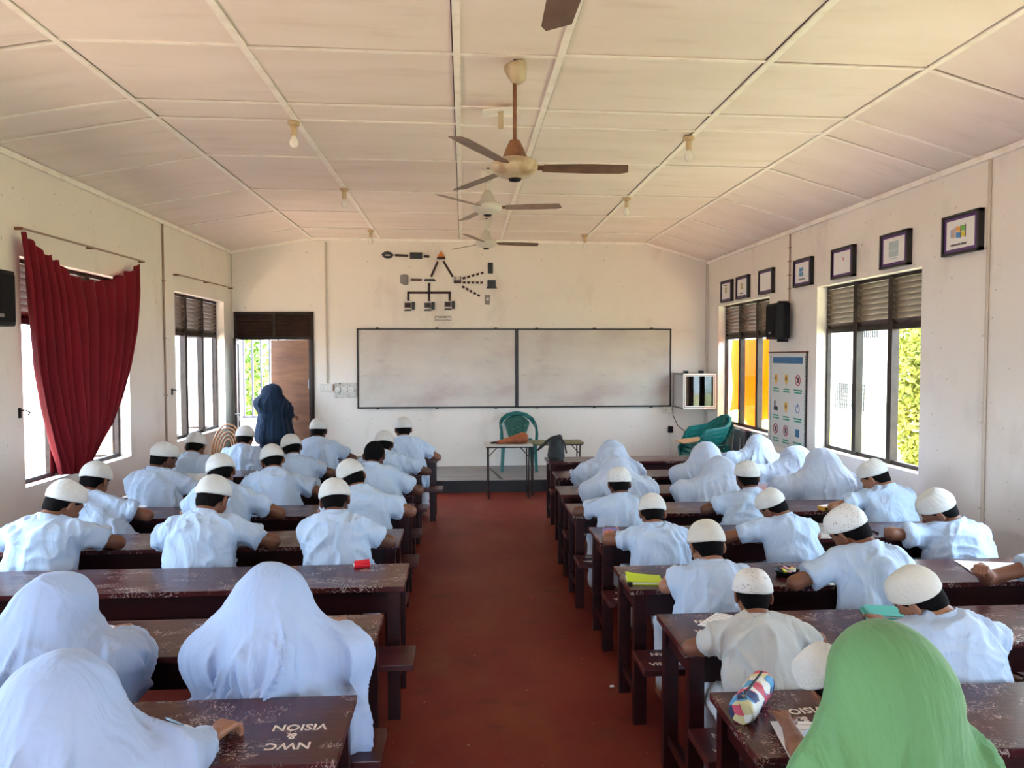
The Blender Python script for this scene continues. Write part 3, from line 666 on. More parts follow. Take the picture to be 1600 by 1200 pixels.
def wrinkle(V, Q, seed, amp, sc=1., fold=True):
    """cloth folds: ridges that run mostly down the cloth, fewer across it"""
    r = np.random.RandomState(seed % 9973); o = r.rand(3)*30; N_ = normals(V, Q); t = r.uniform(-.5, .5); c, s_ = math.cos(t), math.sin(t)
    X = np.stack([V[:, 0]*c-V[:, 2]*s_, V[:, 1], V[:, 0]*s_+V[:, 2]*c], 1)*sc; w_ = np.stack([vnoise(X*6+o+7), vnoise(X*6+o+13), vnoise(X*6+o+19)], 1)-.5
    n1 = vnoise(X*np.array([13, 13, 3.2])+w_*1.6+o); n2 = vnoise(X*np.array([-5, 7, 17])+w_*2.5+o+9); m = np.clip(vnoise(X*5+o+4)*2-.5, 0, 1); n3 = vnoise(X*np.array([26, 26, 9])+w_*3+o+2)
    d = (1-np.abs(2*n1-1))**2.2*1.0+m*(1-np.abs(2*n2-1))**3*.8+.25*n3
    return V+N_*(amp*(d-.55))[:, None]
def U(v): v = np.array(v, float); return v/np.linalg.norm(v)
def arms(Sh, E, H, s): return Sh, E, H
def collar(Nk, dr, s, r=.058):
    z = U(dr); x = U(np.cross((0, 1, 0), z)); y = np.cross(z, x); R = np.stack([x, y, z], 1)
    mb = MB(); prof = [(r*1.12, -.022), (r*1.16, -.018), (r*1.02, .024), (r*.97, .026), (r*.93, .020), (r*1.0, -.015)]
    mb.lathe([(a*s, b*s) for a, b in prof], Nk, 22, R); return mb
def world_pt(p): return None if p is None else np.array(p, float)
def boy(label, group, Hc, hip, El, Er, Hl=None, Hr=None, yaw=0, pitch=38, roll=0, s=1., tone=0, cap='cap', res=.010, seed=0, shirt='shirt', poses=('flat', 'curl'), lean=0., far=False, book=None):
    B = np.array([hip[0], hip[1], 0.]); Hc = np.array(Hc)-B; El, Er = np.array(El)-B, np.array(Er)-B
    R = rot(yaw, pitch, roll); root = thing('person', label, 'person', tuple(B), group)
    nk = Hc+R@np.array([0, -.028, -.05])*s; Nb = Hc+R@np.array([0, -.035, -.085])*s+np.array([lean, -.028, -.03])*s
    P0 = np.array([0, 0, .515]); dx = U((Er-El)*np.array([1, .5, .45])); Nb2 = Nb+np.array([0, -.005, -.015])*s
    Cc = Nb+np.array([0, -.005, -.085])*s; Md = (P0+Cc)/2+np.array([0, -.045, 0])
    ShL, ShR = Nb2-dx*.128*s+np.array([0, .012, -.045])*s, Nb2+dx*.128*s+np.array([0, .012, -.045])*s
    if Hl is None: Hl = np.array([Hc[0]-.045, max(El[1]+.15, Hc[1]+.17), El[2]-.004])
    else: Hl = np.array(Hl)-B
    if Hr is None: Hr = np.array([Hc[0]+.05, max(Er[1]+.15, Hc[1]+.15), Er[2]-.004])
    else: Hr = np.array(Hr)-B
    # keep the forearms a plausible length
    def clampf(E_, H_): d = H_-E_; l = np.linalg.norm(d); return E_+d*min(1, .225*s/l)
    Hl, Hr = clampf(El, Hl), clampf(Er, Hr)
    ft = [np.array([x*.10, .40, .06]) for x in (-1, 1)]; kn = [np.array([x*.11, .35, .475]) for x in (-1, 1)]
    # body: neck and arms fine, trunk and legs coarse, then head and hands
    allp = np.array([nk, Nb, ShL, ShR, El, Er, Hl, Hr, Cc])
    v = Vol(allp.min(0)-.07, allp.max(0)+.07, max(res, .008)); v.cap(nk, Nb+(0, 0, -.03), .047*s, .054*s); v.cap(ShL, ShR, .042*s, .042*s, .03); v.cap(Nb, Cc, .05*s, .08*s, .03, dx, 1.3)
    for Sh, E_, H_ in ((ShL, El, Hl), (ShR, Er, Hr)):
        v.cap(Sh, E_, .044*s, .034*s, .02); v.cap(E_, E_+(H_-E_)*.35, .034*s, .036*s, .015); v.cap(E_+(H_-E_)*.35, H_, .036*s, .023*s, .01)
    parts = [(*v.mesh(), 0)]
    v = Vol((-.24, -.2, .0), (.24, .58, Cc[2]+.12), .017); v.cap(P0, Md, .085, .078, .03, dx, 1.35); v.cap(Md, Cc, .078, .08, .03, dx, 1.35)
    for x, k_, f_ in zip((-1, 1), kn, ft):
        v.cap(P0+(x*.07, .02, -.02), k_, .06, .045, .02); v.cap(k_, f_+(0, -.02, 0), .043, .03, .02); v.cap(f_+(0, -.04, -.02), f_+(0, .11, -.035), .032, .026, .02)
    parts.append((*v.mesh(), 0)); hv, hq, hm = tpl('headf' if far else 'head'); parts.append((Hc+(hv*s)@R.T, hq, hm))
    for sx, E_, H_, ps in ((-1, El, Hl, poses[0]), (1, Er, Hr, poses[1])):
        d = H_-E_; d[2] *= .4; a, b = hand(H_-U(d)*.004, d, sx, ps, s, far, yawoff=-sx*8); parts.append((a, b, 0))
    V, Q, mi = bind(parts); sk = M['skin%d' % tone]
    body = link('body', to_mesh('body', V, Q, True, mi), [sk, M['eye'], M['iris'], M['lip'], M['hair']], root)
    hv, hq = tpl('hair'); link('hair', to_mesh('hair', Hc+(hv*s)@R.T, hq, True), M['hair'], root)
    if cap: cv, cq = tpl('cap'); link('knitted_cap', to_mesh('knitted_cap', (cv*s)*np.array([1.02, 1.02, 1]), cq, True), M[cap], root, tuple(Hc)).matrix_local = Matrix.Translation(Hc) @ Matrix(R.tolist()).to_4x4()
    # shirt
    v = Vol(np.minimum(allp.min(0), (-.2, -.22, .43))-.09, np.maximum(allp.max(0), (.2, .15, .5))+.09, res)
    up = Nb+np.array([0, 0, -.028])*s; zc = .44
    v.cap(P0+(0, 0, -.06), P0+(0, -.01, .05), .108*s, .112*s, .05, dx, 1.32, cuts=[((0, 0, zc), (0, 0, -1))])
    v.cap(P0, Md, .112*s, .112*s, .05, dx, 1.34, cuts=[((0, 0, zc), (0, 0, -1))]); v.cap(Md, Cc, .112*s, .112*s, .06, dx, 1.42)
    v.cap(ShL, ShR, .054*s, .054*s, .05); v.cap(up, Cc, .060*s, .10*s, .05, dx, 1.2)
    v.ell((Md+Cc)/2+(0, -.025, .02), (.145*s, .09*s, .13*s), .05)
    for Sh, E_ in ((ShL, El), (ShR, Er)):
        d = E_-Sh; c = Sh+d*.70; v.cap(Sh, Sh+d*.85, .055*s, .063*s, .035, cuts=[(c, d)])
    v.cut(Nb+U(nk-Nb)*.012*s, U(nk-Nb)) if False else None
    v.cap(nk+U(nk-Nb)*.1, Nb+U(nk-Nb)*.004, .05*s, .05*s, .004, sub=True)
    V, Q = v.mesh(); V = wrinkle(V, Q, seed+11, .023)
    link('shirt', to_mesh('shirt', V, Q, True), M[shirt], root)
    collar(Nb+U(nk-Nb)*.012*s, U(nk-Nb)+np.array([0, -.25, .35]), s).build('collar', M[shirt], root, smooth=True)
    # trousers
    v = Vol((-.26, -.2, .06), (.26, .5, .64), .014)
    v.cap(P0+(0, -.01, 0), P0+(0, 0, -.03), .10, .10, .04, dx, 1.35, cuts=[((0, 0, .425), (0, 0, -1))])
    for x, k_, f_ in zip((-1, 1), kn, ft): v.cap(P0+(x*.075, .02, -.015), k_, .076, .060, .03, cuts=[((0, 0, .425), (0, 0, -1))]); v.cap(k_, f_+(0, -.02, .03), .060, .055, .03, cuts=[(f_+(0, 0, .04), (0, 0, -1))])
    V, Q = v.mesh(); V = wrinkle(V, Q, seed+5, .012); link('trousers', to_mesh('trousers', V, Q, True), M['pants'], root)
    return root
def girl(label, group, Hc, hip, El, Er, Hl=None, Hr=None, yaw=0, pitch=32, roll=0, s=1., tone=1, res=.011, seed=0, cloth='hijab', under='dress', poses=('flat', 'curl'), far=False, wide=1., stand=False, fold=1., drop=.44, headw=1., yawfold=0, backx=0.):
    B = np.array([hip[0], hip[1], 0.]); Hc = np.array(Hc)-B; El, Er = np.array(El)-B, np.array(Er)-B
    R = rot(yaw, pitch, roll); root = thing('person', label, 'person', tuple(B), group)
    nk = Hc+R@np.array([0, -.028, -.05])*s; Nb = Hc+R@np.array([0, -.03, -.085])*s+np.array([0, -.03, -.035])*s
    ph = .86*s if stand else .515
    P0 = np.array([0, 0, ph]); dx = U((Er-El)*np.array([1, .5, .4])); Cc = Nb+np.array([0, -.005, -.10])*s; Md = (P0+Cc)/2+np.array([0, -.04, 0])
    ShL, ShR = Nb-dx*.135*s+np.array([0, .01, -.06])*s, Nb+dx*.135*s+np.array([0, .01, -.06])*s
    if Hl is None: Hl = np.array([Hc[0]-.05, max(El[1]+.15, Hc[1]+.17), El[2]-.004])
    else: Hl = np.array(Hl)-B
    if Hr is None: Hr = np.array([Hc[0]+.05, max(Er[1]+.15, Hc[1]+.15), Er[2]-.004])
    else: Hr = np.array(Hr)-B
    def clampf(E_, H_): d = H_-E_; l = np.linalg.norm(d); return E_+d*min(1, .235*s/l)
    Hl, Hr = clampf(El, Hl), clampf(Er, Hr); allp = np.array([nk, Nb, ShL, ShR, El, Er, Hl, Hr, Cc])
    if stand: kn = [np.array([x*.085, .02, .46*s]) for x in (-1, 1)]; ft = [np.array([x*.09, 0, .06]) for x in (-1, 1)]
    else: kn = [np.array([x*.11, .35, .475]) for x in (-1, 1)]; ft = [np.array([x*.10, .40, .06]) for x in (-1, 1)]
    v = Vol(allp.min(0)-.07, allp.max(0)+.07, max(res, .009)); v.cap(nk, Nb, .045*s, .05*s); v.cap(ShL, ShR, .04*s, .04*s, .03)
    for Sh, E_, H_ in ((ShL, El, Hl), (ShR, Er, Hr)): v.cap(Sh, E_, .04*s, .033*s, .02); v.cap(E_, H_, .034*s, .023*s, .012)
    parts = [(*v.mesh(), 0)]; v = Vol((-.26, -.2, 0), (.26, .58, Cc[2]+.12), .018); v.cap(P0, Md, .085, .075, .03, dx, 1.35); v.cap(Md, Nb, .075, .06, .03, dx, 1.35)
    for x, k_, f_ in zip((-1, 1), kn, ft): v.cap(P0+(x*.07, .0, -.02), k_, .06, .045, .02); v.cap(k_, f_+(0, -.02, 0), .043, .03, .02); v.cap(f_+(0, -.04, -.02), f_+(0, .11, -.035), .032, .026, .02)
    parts.append((*v.mesh(), 0)); hv, hq, hm = tpl('headf' if far else 'head'); parts.append((Hc+(hv*s)@R.T, hq, hm))
    for sx, E_, H_, ps in ((-1, El, Hl, poses[0]), (1, Er, Hr, poses[1])):
        d = H_-E_; d[2] *= .4; a, b = hand(H_-U(d)*.004, d, sx, ps, s, far, yawoff=-sx*8); parts.append((a, b, 0))
    V, Q, mi = bind(parts)
    link('body', to_mesh('body', V, Q, True, mi), [M['skin%d' % tone], M['eye'], M['iris'], M['lip'], M['hair']], root)
    # dress with sleeves and skirt
    lo = np.minimum(allp.min(0), (-.24, -.2, .05))-.09; hi = np.maximum(allp.max(0), (.24, .52, .5))+.09
    v = Vol(lo, hi, max(res, .013)); v.cap(P0, Md, .108*s, .10*s, .05, dx, 1.35); v.cap(Md, Nb-(0, 0, .05), .10*s, .07*s, .05, dx, 1.45)
    for Sh, E_, H_ in ((ShL, El, Hl), (ShR, Er, Hr)):
        v.cap(Sh, E_, .046*s, .042*s, .03); v.cap(E_, E_+(H_-E_)*.98, .042*s, .038*s, .02, cuts=[(E_+(H_-E_)*.86, H_-E_)])
    if stand:
        v.cap(P0, (0, 0, .10), .125*s, .20*s, .06, (1, 0, 0), 1.2, cuts=[((0, 0, .03), (0, 0, -1))])
    else:
        zc = [((0, 0, .425), (0, 0, -1))]
        for x, k_, f_ in zip((-1, 1), kn, ft): v.cap(P0+(x*.075, .02, -.015), k_, .08, .062, .05, cuts=zc); v.cap(k_, f_+(0, -.03, .02), .066, .075, .06, cuts=[((0, 0, .07), (0, 0, -1))])
        v.cap((0, .36, .47), (0, .38, .13), .06, .085, .05, (1, 0, 0), 1.8, cuts=[((0, 0, .08), (0, 0, -1))])
    V, Q = v.mesh(); V = wrinkle(V, Q, seed+5, .012); link('dress', to_mesh('dress', V, Q, True), M[under], root)
    # headscarf that falls over shoulders, arms and back
    zc = [((0, 0, drop), (0, 0, -1))]; hb = np.array([backx, -.045, max(drop+.06, .5)]) if not stand else np.array([backx, -.02, drop+.1])
    lo = np.minimum(allp.min(0), (-.3, -.3, drop))-.13; hi = np.maximum(allp.max(0), (.3, .2, Hc[2]+.12))+.13
    v = Vol(lo, hi, res); v.ell(Hc+R@np.array([0, -.014, .016])*s, (.088*s*headw, .106*s, .100*s), .03, R)
    hc2 = Hc+R@np.array([0, -.035, -.015])*s
    v.cap(hc2, Nb+(0, -.02, -.04*s), .084*s, .100*s*wide, .05, dx, 1.2)
    v.cap(hc2, hb, .078*s*wide, .150*s*wide, .08, dx, 1.35, cuts=zc)
    for Sh, E_, H_ in ((ShL, El, Hl), (ShR, Er, Hr)):
        Eo = Sh+(E_-Sh)*.80; v.cap(hc2+(0, -.02, -.03), Eo+(0, 0, -.0), .056*s, .042*s, .085, cuts=zc) if not stand else None
        sd = U((E_-Sh)*np.array([1, 0, 0]))
        v.cap(hc2+(0, 0, -.03), Sh+sd*.02*s, .082*s, .068*s*wide, .06)
        v.cap(hc2+(0, -.01, -.05), (Sh+Eo)/2+(0, -.01, -.01), .066*s, .062*s*wide, .07, cuts=zc)
        v.cap(Sh, Eo, .064*s*wide, .050*s*wide, .07, cuts=zc); c = E_+(H_-E_)*.5; v.cap(Eo, c, .050*s*wide, .046*s, .06, cuts=[(c, H_-E_)]+zc)
        lo_ = np.array([Eo[0]*.92, (Eo[1]+hb[1])/2, drop+.03]) if not stand else np.array([Eo[0], Eo[1], drop+.12])
        v.cap(Eo, lo_, .045*s*wide, .055*s*wide, .07, cuts=zc); v.cap(hc2+(0, 0, -.06), (lo_+hb)/2, .06*s, .11*s*wide, .08, cuts=zc)
    f = Hc+R@np.array([0, .10, -.020])*s; v.ell(f, (.052*s, .055*s, .070*s), .012, R, sub=True)
    V, Q = v.mesh(); N_ = normals(V, Q); r = np.random.RandomState(seed+3)
    top = Hc+R@np.array([0, -.03, .09])*s; rel = V-top; dep = np.clip(-rel[:, 2]/(.42*s), 0, 1); yf = math.radians(yawfold)
    ph_ = np.arctan2(rel[:, 0]-.0, -(rel[:, 1]-.02))+yf; face = np.clip((rel[:, 1]-.04)*8, 0, 1); d = np.zeros(len(V))
    for i in range(15):
        c0 = r.uniform(-2.7, 2.7); sl_ = r.normal()*.35; wd_ = r.uniform(.05, .16)*(1.15-.35*dep); st = r.uniform(.0, .35); am = r.choice([-.7, 1., 1.])*r.uniform(.5, 1.)
        q = (ph_-c0-sl_*dep-.08*np.sin(dep*6+i))/wd_; q = q*(1 if am > 0 else -1); pr = np.where(q > 0, np.exp(-q*1.1), np.exp(-(q*4.5)**2)); d += 1.5*abs(am)*pr*np.clip((dep-st)*4, 0, 1)
    q = (ph_+.12-.25*dep)/.035; d += .5*np.exp(-q*q)
    A_ = (.003+.040*np.minimum(dep*1.6, 1)**1.1)*s*fold*(1-.6*face)
    V = V+N_*(A_*d*.62)[:, None]; V = wrinkle(V, Q, seed+9, .009*fold, .8)
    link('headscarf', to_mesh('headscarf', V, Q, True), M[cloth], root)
    return root
GB = {'left': 'boys at the left block of desks', 'right': 'boys at the right block of desks'}
GG = {'left': 'girls at the left block of desks', 'right': 'girls at the right block of desks'}
ROWS = {'left': DL, 'right': DR}; EZ = .742
def seat(side, row, kind, head, wpx, hipx, el, er, label, hl=None, hr=None, dy=0., yd=0., res=None, elz=0, **k):
    a, b = ROWS[side][row-1]; hy = a-.175; Y = a-.03+dy
    Hc = atY(head[0], head[1], Y); s = float(np.clip(wpx*Y/F/(.170 if kind == 'boy' else .20), .86, 1.14))
    hx = atY(hipx, 800, hy)[0]
    def pt(p, z=EZ): return None if p is None else (atZ(p[0], p[1], z) if len(p) == 2 else atZ(p[0], p[1], p[2]))
    E1, E2 = pt(el), pt(er)
    for E_ in (E1, E2):
        if E_ is not None: E_[1] = min(max(E_[1], a-.08), a+.10)
    E1 = np.array([Hc[0]-.25*s, a+.02, EZ]) if E1 is None else E1; E2 = np.array([Hc[0]+.25*s, a+.02, EZ]) if E2 is None else E2
    res = res or (.0085 if a < 3 else .010 if a < 5 else .013)
    fn = boy if kind == 'boy' else girl
    return fn(label, (GB if kind == 'boy' else GG)[side], Hc, (hx, hy), E1, E2, pt(hl), pt(hr), s=s, res=res, far=a > 4.3, seed=int(head[0]*7+head[1]), **k)
T = [
 ('left',4,'boy',(102,786),56,58,(-10,850),(185,848),'boy in white shirt and smooth white cap nearest the red curtain, back at left edge',dict(yaw=-30,roll=4,tone=0)),
 ('left',5,'boy',(149,752),42,178,(118,808),(230,806),'boy in white shirt with dark neck cord, just behind the boy at left edge',dict(yaw=-8,tone=0)),
 ('left',6,'boy',(257,716),37,252,(203,778),(312,775),'boy in white shirt and cap left of the raised open book, head turned right',dict(yaw=-35,tone=2,pitch=28)),
 ('left',7,'boy',(306,698),30,305,(272,742),(342,742),'boy in white shirt bent low beside the window next to the cane chair',dict(tone=0)),
 ('left',8,'boy',(383,685),29,383,(346,724),(424,724),'boy in white cap seated closest to the woman in navy, left of her',dict(tone=0,pitch=30)),
 ('left',7,'boy',(456,701),31,475,(436,744),(512,744),'boy with cap tilted left in front of the navy woman, elbow off the desk',dict(yaw=8,roll=-14,tone=2)),
 ('left',6,'boy',(426,720),35,440,(382,768),(500,768),'boy in creased white shirt leaning left on the sixth left desk from the camera',dict(yaw=10,roll=-10,tone=0)),
 ('left',5,'boy',(346,739),41,350,(290,804),(438,802),'boy in pale shirt leaning right with cap tilted left, left of the aisle boys',dict(yaw=8,roll=-14,tone=0)),
 ('left',4,'boy',(333,779),50,312,(245,848),(428,846),'boy with broad smooth back and wide white cap, centre of the fourth left desk',dict(yaw=-12,tone=0)),
 ('left',4,'boy',(524,782),47,540,(480,850),(607,850),'boy in heavily creased white shirt behind the red pencil case, both sleeves out',dict(yaw=-5,roll=-10,tone=2,shirt='shirt')),
 ('left',5,'boy',(550,747),41,572,(500,806),(641,803),'boy in white cap leaning left behind the heavily creased shirt, arm toward aisle',dict(yaw=18,roll=-20,tone=0)),
 ('left',6,'boy',(585,712),36,603,(560,768),(654,768),'boy with bare black hair and no cap in the left block',dict(cap=None,tone=2,yaw=-6)),
 ('left',7,'boy',(600,695),30,606,(556,744),(666,742),'boy in tight cap directly beyond the bareheaded boy, elbow over the aisle',dict(tone=2)),
 ('left',8,'boy',(630,671),29,645,(612,722),(682,722),'boy in the front left desk at the aisle end, elbow on desk corner',dict(tone=0,yaw=14,pitch=25)),
 ('left',8,'boy',(498,673),29,510,(468,722),(546,722),'boy sitting upright in front of the brown door with black hair below cap',dict(tone=2,pitch=26)),
 ('right',5,'boy',(967,756),37,968,(908,808),(1012,808),'boy in lace patterned cap behind the two white scarves at the aisle side',dict(cap='cap_lace',tone=2,pitch=28)),
 ('right',4,'boy',(1019,802),43,1035,(957,852),(1080,848),'boy in white shirt beside the pink pouch, forearm along the desk end',dict(tone=0,yaw=-5)),
 ('right',3,'boy',(1104,853),57,1110,(1047,922),(1158,920),'boy in cream knitted cap seated beside the lime green notebook',dict(cap='cap_cream',tone=1,hl=(1062,893),pitch=36)),
 ('right',2,'boy',(1176,930),60,1200,(1080,1012),(1278,1000),'boy in cream shirt and lace cap behind the loose exam sheet',dict(cap='cap_lace',tone=0,shirt='shirt_cream',yaw=-10,pitch=30,hl=(1130,1012))),
 ('right',5,'boy',(1167,746),38,1160,(1117,806),(1198,806),'boy with thick black hair sitting upright in a high white cap, centre right block',dict(tone=2,pitch=20,hl=(1112,790))),
 ('right',4,'boy',(1206,791),41,1245,(1152,850),(1296,848),'boy with head tilted down to the left, hand by his cheek, right block centre',dict(cap='cap',tone=0,yaw=25,roll=-20)),
 ('right',3,'boy',(1325,828),58,1365,(1252,918),(1432,912),'largest boy of the right block, lace cap, elbow beside the black pencil bowl',dict(cap='cap_lace',tone=0,yaw=22,roll=-18)),
 ('right',5,'boy',(1365,745),40,1388,(1338,808),(1440,806),'boy under the large window, back against the wall side, face turned left',dict(tone=1,yaw=35,roll=-8)),
 ('right',4,'boy',(1464,797),50,1495,(1430,850),(1530,848),'boy nearest the right wall with face in profile and forearm stretched left',dict(tone=0,yaw=50,roll=-16,hl=(1393,832))),
 ('right',2,'boy',(1432,932),72,1505,(1408,1012),(1568,996),'boy leaning far left onto the desk beside the teal notebooks, cream cap',dict(cap='cap_cream',tone=1,yaw=28,roll=-24,shirt='shirt')),
 ('right',1,'boy',(1292,1062),66,1470,(1262,1195),(1460,1185),'boy mostly hidden by the green headscarf, only white cap and forearm showing',dict(cap='cap',tone=0,yaw=6,roll=-30,lean=.09,hr=(1360,1120),hl=(1219,1105),poses=('flat','curl'))),
 ('right',3,'boy',(1735,805),56,1740,(1575,918),(1800,918),'boy cut off by the right edge, only bare forearm and fist on paper',dict(tone=0,yaw=15,hl=(1532,884,.86),poses=('fist','curl'))),
 ('left',2,'girl',(425,935),108,455,(340,1020),(560,1022),'girl in long pale blue white headscarf, centre of the second left desk',dict(hr=(525,970),seed_=1,pitch=30,wide=1.02,headw=1.1)),
 ('left',2,'girl',(92,950),98,50,(-20,1025),(205,1025),'girl in white headscarf at far left leaning over a white sheet',dict(hr=(190,985),roll=12,pitch=30,wide=1.1,tone=1)),
 ('left',1,'girl',(103,1095),130,100,(-40,1185),(290,1185),'girl in white headscarf nearest the camera, bottom left corner',dict(pitch=30,wide=1.1,hr=(330,1150),headw=1.1)),
 ('right',7,'girl',(955,706),32,965,(916,752),(1010,752),'girl in white headscarf closest to the black bag, farther of the aisle pair',dict(tone=1,pitch=25)),
 ('right',6,'girl',(960,733),34,985,(922,778),(1030,778),'girl in white headscarf directly behind the girl by the black bag',dict(tone=1,wide=1.1,roll=-6)),
 ('right',7,'girl',(1101,712),38,1108,(1078,753),(1138,753),'girl in white headscarf in front of the stacked teal chairs',dict(tone=1,pitch=26)),
 ('right',6,'girl',(1124,737),40,1118,(1074,778),(1150,778),'girl in flat draped white scarf beside the bright pink pouch',dict(tone=0,wide=1.08)),
 ('right',8,'girl',(1183,698),35,1192,(1168,728),(1208,728),'girl in white headscarf in the front row right of the teal chairs',dict(tone=2,yaw=15,pitch=22)),
 ('right',7,'girl',(1240,718),38,1235,(1204,752),(1266,752),'girl with dark face in profile under a white scarf below the poster',dict(tone=2,yaw=60,pitch=22)),
 ('right',6,'girl',(1281,726),42,1300,(1244,778),(1335,780),'girl in long white headscarf falling right, beside the window corner',dict(tone=1,yaw=25,wide=1.1)),
]
for side, row, kind, hd, w_, hx, el, er, lab, k in T:
    k = dict(k); k.pop('seed_', None)
    if kind == 'girl' and side == 'right': k['cloth'] = 'hijab_lit'
    seat(side, row, kind, hd, w_, hx, el, er, lab, **k)
# woman in green behind the last bench
Hc = atY(1377, 1055, 1.46)
girl('woman in crinkled green headscarf in the right foreground, seen from behind', None, Hc, (Hc[0]-.07, 1.36), (Hc[0]-.19, 1.48, .84), (Hc[0]+.045, 1.50, .86), (Hc[0]-.02, 1.60, .74), (Hc[0]+.03, 1.62, .74),
     yaw=0, pitch=14, s=1.02, tone=0, res=.0075, seed=5, cloth='hijab_green', under='hijab_green', backx=-.04, wide=.79, fold=.5, headw=1.10, drop=.44)
# woman in navy in the doorway
Hc = atY(428, 613, 10.75)
girl('woman in long navy headscarf walking in through the doorway', None, Hc, (-2.78, 10.72), (Hc[0]-.09, 10.68, 1.10), (Hc[0]+.16, 10.80, 1.06), (Hc[0]-.02, 10.95, 1.02), (Hc[0]+.22, 11.0, .98),
     yaw=-70, pitch=18, s=.99, tone=1, res=.013, seed=8, cloth='hijab_navy', under='hijab_navy', wide=1.25, fold=.8, stand=True, drop=.62, far=True)

# ---------------------------------------------------------------- wall fittings
def polyY(pts, t0, t1, mtl, name, parent, o=(0, 0, 0)):
    """flat plate on the back wall: points (x, z), from depth t0 to t1 in front of it"""
    return MB().prism([(x-o[0], z-o[2]) for x, z in pts], (0, D-t1-o[1], 0), (1,0,0), (0,0,1), (0,1,0), t1-t0).build(name, mtl, parent)
# whiteboards
for k, (a, b, lab) in enumerate(((-1.605, .81, 'left of the two long stained whiteboards, nearer the door'), (.83, 3.235, 'right of the two long stained whiteboards, nearer the wall cabinet'))):
    t = thing('whiteboard', lab, 'whiteboard', (a, D-.03, 1.085), 'whiteboards'); W, H = b-a, 1.205
    MB().box(0, W, -.0, .03, 0, H).build('writing_surface', M['board'], t)
    f = MB(); f.box(-.008, W+.008, -.012, .0, -.008, .016); f.box(-.008, W+.008, -.012, .0, H-.012, H+.008); f.box(-.008, .014, -.012, .0, 0, H); f.box(W-.014, W+.008, -.012, .0, 0, H)
    f.build('frame', M['black_frame'], t)
    for x in (.3, 1.2, 2.1):
        for z in (-.02, H+.005): MB().box(x-.02, x+.02, -.008, .02, z, z+.02).build('bracket', M['black_frame'], t)
# network diagram of cut-out pieces
M['nb'] = flat('diagram_dark_red', (.035, .008, .010)); M['ndk'] = flat('diagram_black', (.03, .035, .04)); M['nor'] = flat('diagram_orange', (.62, .20, .03)); M['ngy'] = flat('diagram_grey', (.22, .20, .21)); M['nwh'] = flat('diagram_white', (.65, .62, .60))
nd = thing('network_diagram', 'wall diagram of cut-out computers and dark connecting bars above the whiteboards', 'wall diagram', (0, 0, 0))
def px(x, y): p = atY(x, y, D); return p[0], p[2]
def bar(x0, y0, x1, y1, w_, mtl='nb', name='connecting_bar', t=.012):
    a, b = np.array(px(x0, y0)), np.array(px(x1, y1)); d = (b-a)/np.linalg.norm(b-a); n = np.array([-d[1], d[0]])*w_*.0099/2
    return polyY([a+n, b+n, b-n, a-n], 0, t, M[mtl], name, nd)
def S4(cx, cy): return 580+cx*220/1600, 380+cy*140/1018
for a in ((270,137,422,143), (595,150,660,152), (755,210,680,382), (820,205,928,382), (450,415,575,417), (658,450,658,660), (410,562,903,562), (422,552,422,655), (890,552,890,655)):
    bar(*S4(*a[:2]), *S4(*a[2:]), 3.4)
for (x0, y0, x1, y1) in ((1035,402,1297,328), (1037,447,1290,449), (1030,488,1252,612)):
    for q in range(5):
        u, v_ = (q+.08)/5.1, (q+.70)/5.1; bar(*S4(x0+(x1-x0)*u, y0+(y1-y0)*u), *S4(x0+(x1-x0)*v_, y0+(y1-y0)*v_), 3.4)
def icon(name, mtl, pts, t=.02, parent=nd): return polyY([px(*S4(*p)) for p in pts], 0, t, M[mtl], name, parent)
cl = icon('cloud_icon', 'ndk', [(118,128),(150,100),(190,95),(225,105),(258,135),(235,165),(195,175),(150,168)]); icon('cloud_print', 'nwh', [(158,132),(215,132),(215,145),(158,145)], .022, cl)
icon('modem_icon', 'ndk', [(440,105),(580,108),(580,180),(440,178)])
fi = icon('firewall_icon', 'nor', [(795,85),(843,165),(745,165)], .018); icon('firewall_base', 'nb', [(750,155),(840,155),(843,185),(745,185)], .021, fi)
icon('server_icon', 'ngy', [(330,365),(375,355),(422,362),(422,470),(380,480),(330,455)], .03)
icon('switch_icon', 'ndk', [(610,407),(720,407),(737,432),(600,430)], .025)
ri = icon('router_icon', 'nb', [(940,425),(1022,425),(1022,455),(940,455)], .025)
for x in (948, 1010): icon('antenna', 'nb', [(x,378),(x+8,378),(x+8,426),(x,426)], .02, ri)
icon('tablet_icon', 'ndk', [(1325,222),(1382,222),(1382,345),(1325,345)])
lp = icon('laptop_icon', 'ndk', [(1320,420),(1415,420),(1415,490),(1320,490)]); icon('laptop_base', 'ndk', [(1320,490),(1415,490),(1430,515),(1308,515)], .024, lp)
ph = icon('phone_icon', 'ngy', [(1290,590),(1350,590),(1345,700),(1292,695)]); icon('phone_screen', 'nwh', [(1305,620),(1337,620),(1337,650),(1305,650)], .023, ph)
for cx in (378, 603, 832):
    dy = 0 if cx < 800 else -10
    pc = icon('computer_icon', 'ngy', [(cx,675+dy),(cx+82,675+dy),(cx+82,735+dy),(cx,735+dy)]); icon('screen', 'ndk' if cx == 603 else 'nb', [(cx+6,682+dy),(cx+70,682+dy),(cx+70,728+dy),(cx+6,728+dy)], .023, pc)
    icon('keyboard', 'ndk', [(cx+5,752+dy),(cx+75,752+dy),(cx+80,770+dy),(cx-3,770+dy)], .02, pc); icon('tower', 'ndk', [(cx+84,668+dy),(cx+118,668+dy),(cx+118,755+dy),(cx+84,755+dy)], .024, pc)
sg = thing('caption_sign', 'small framed caption under the computer diagram', 'sign', (0, 0, 0)); polyY([px(*S4(*p)) for p in ((725,828),(910,828),(910,882),(725,882))], 0, .006, M['black_frame'], 'frame', sg)
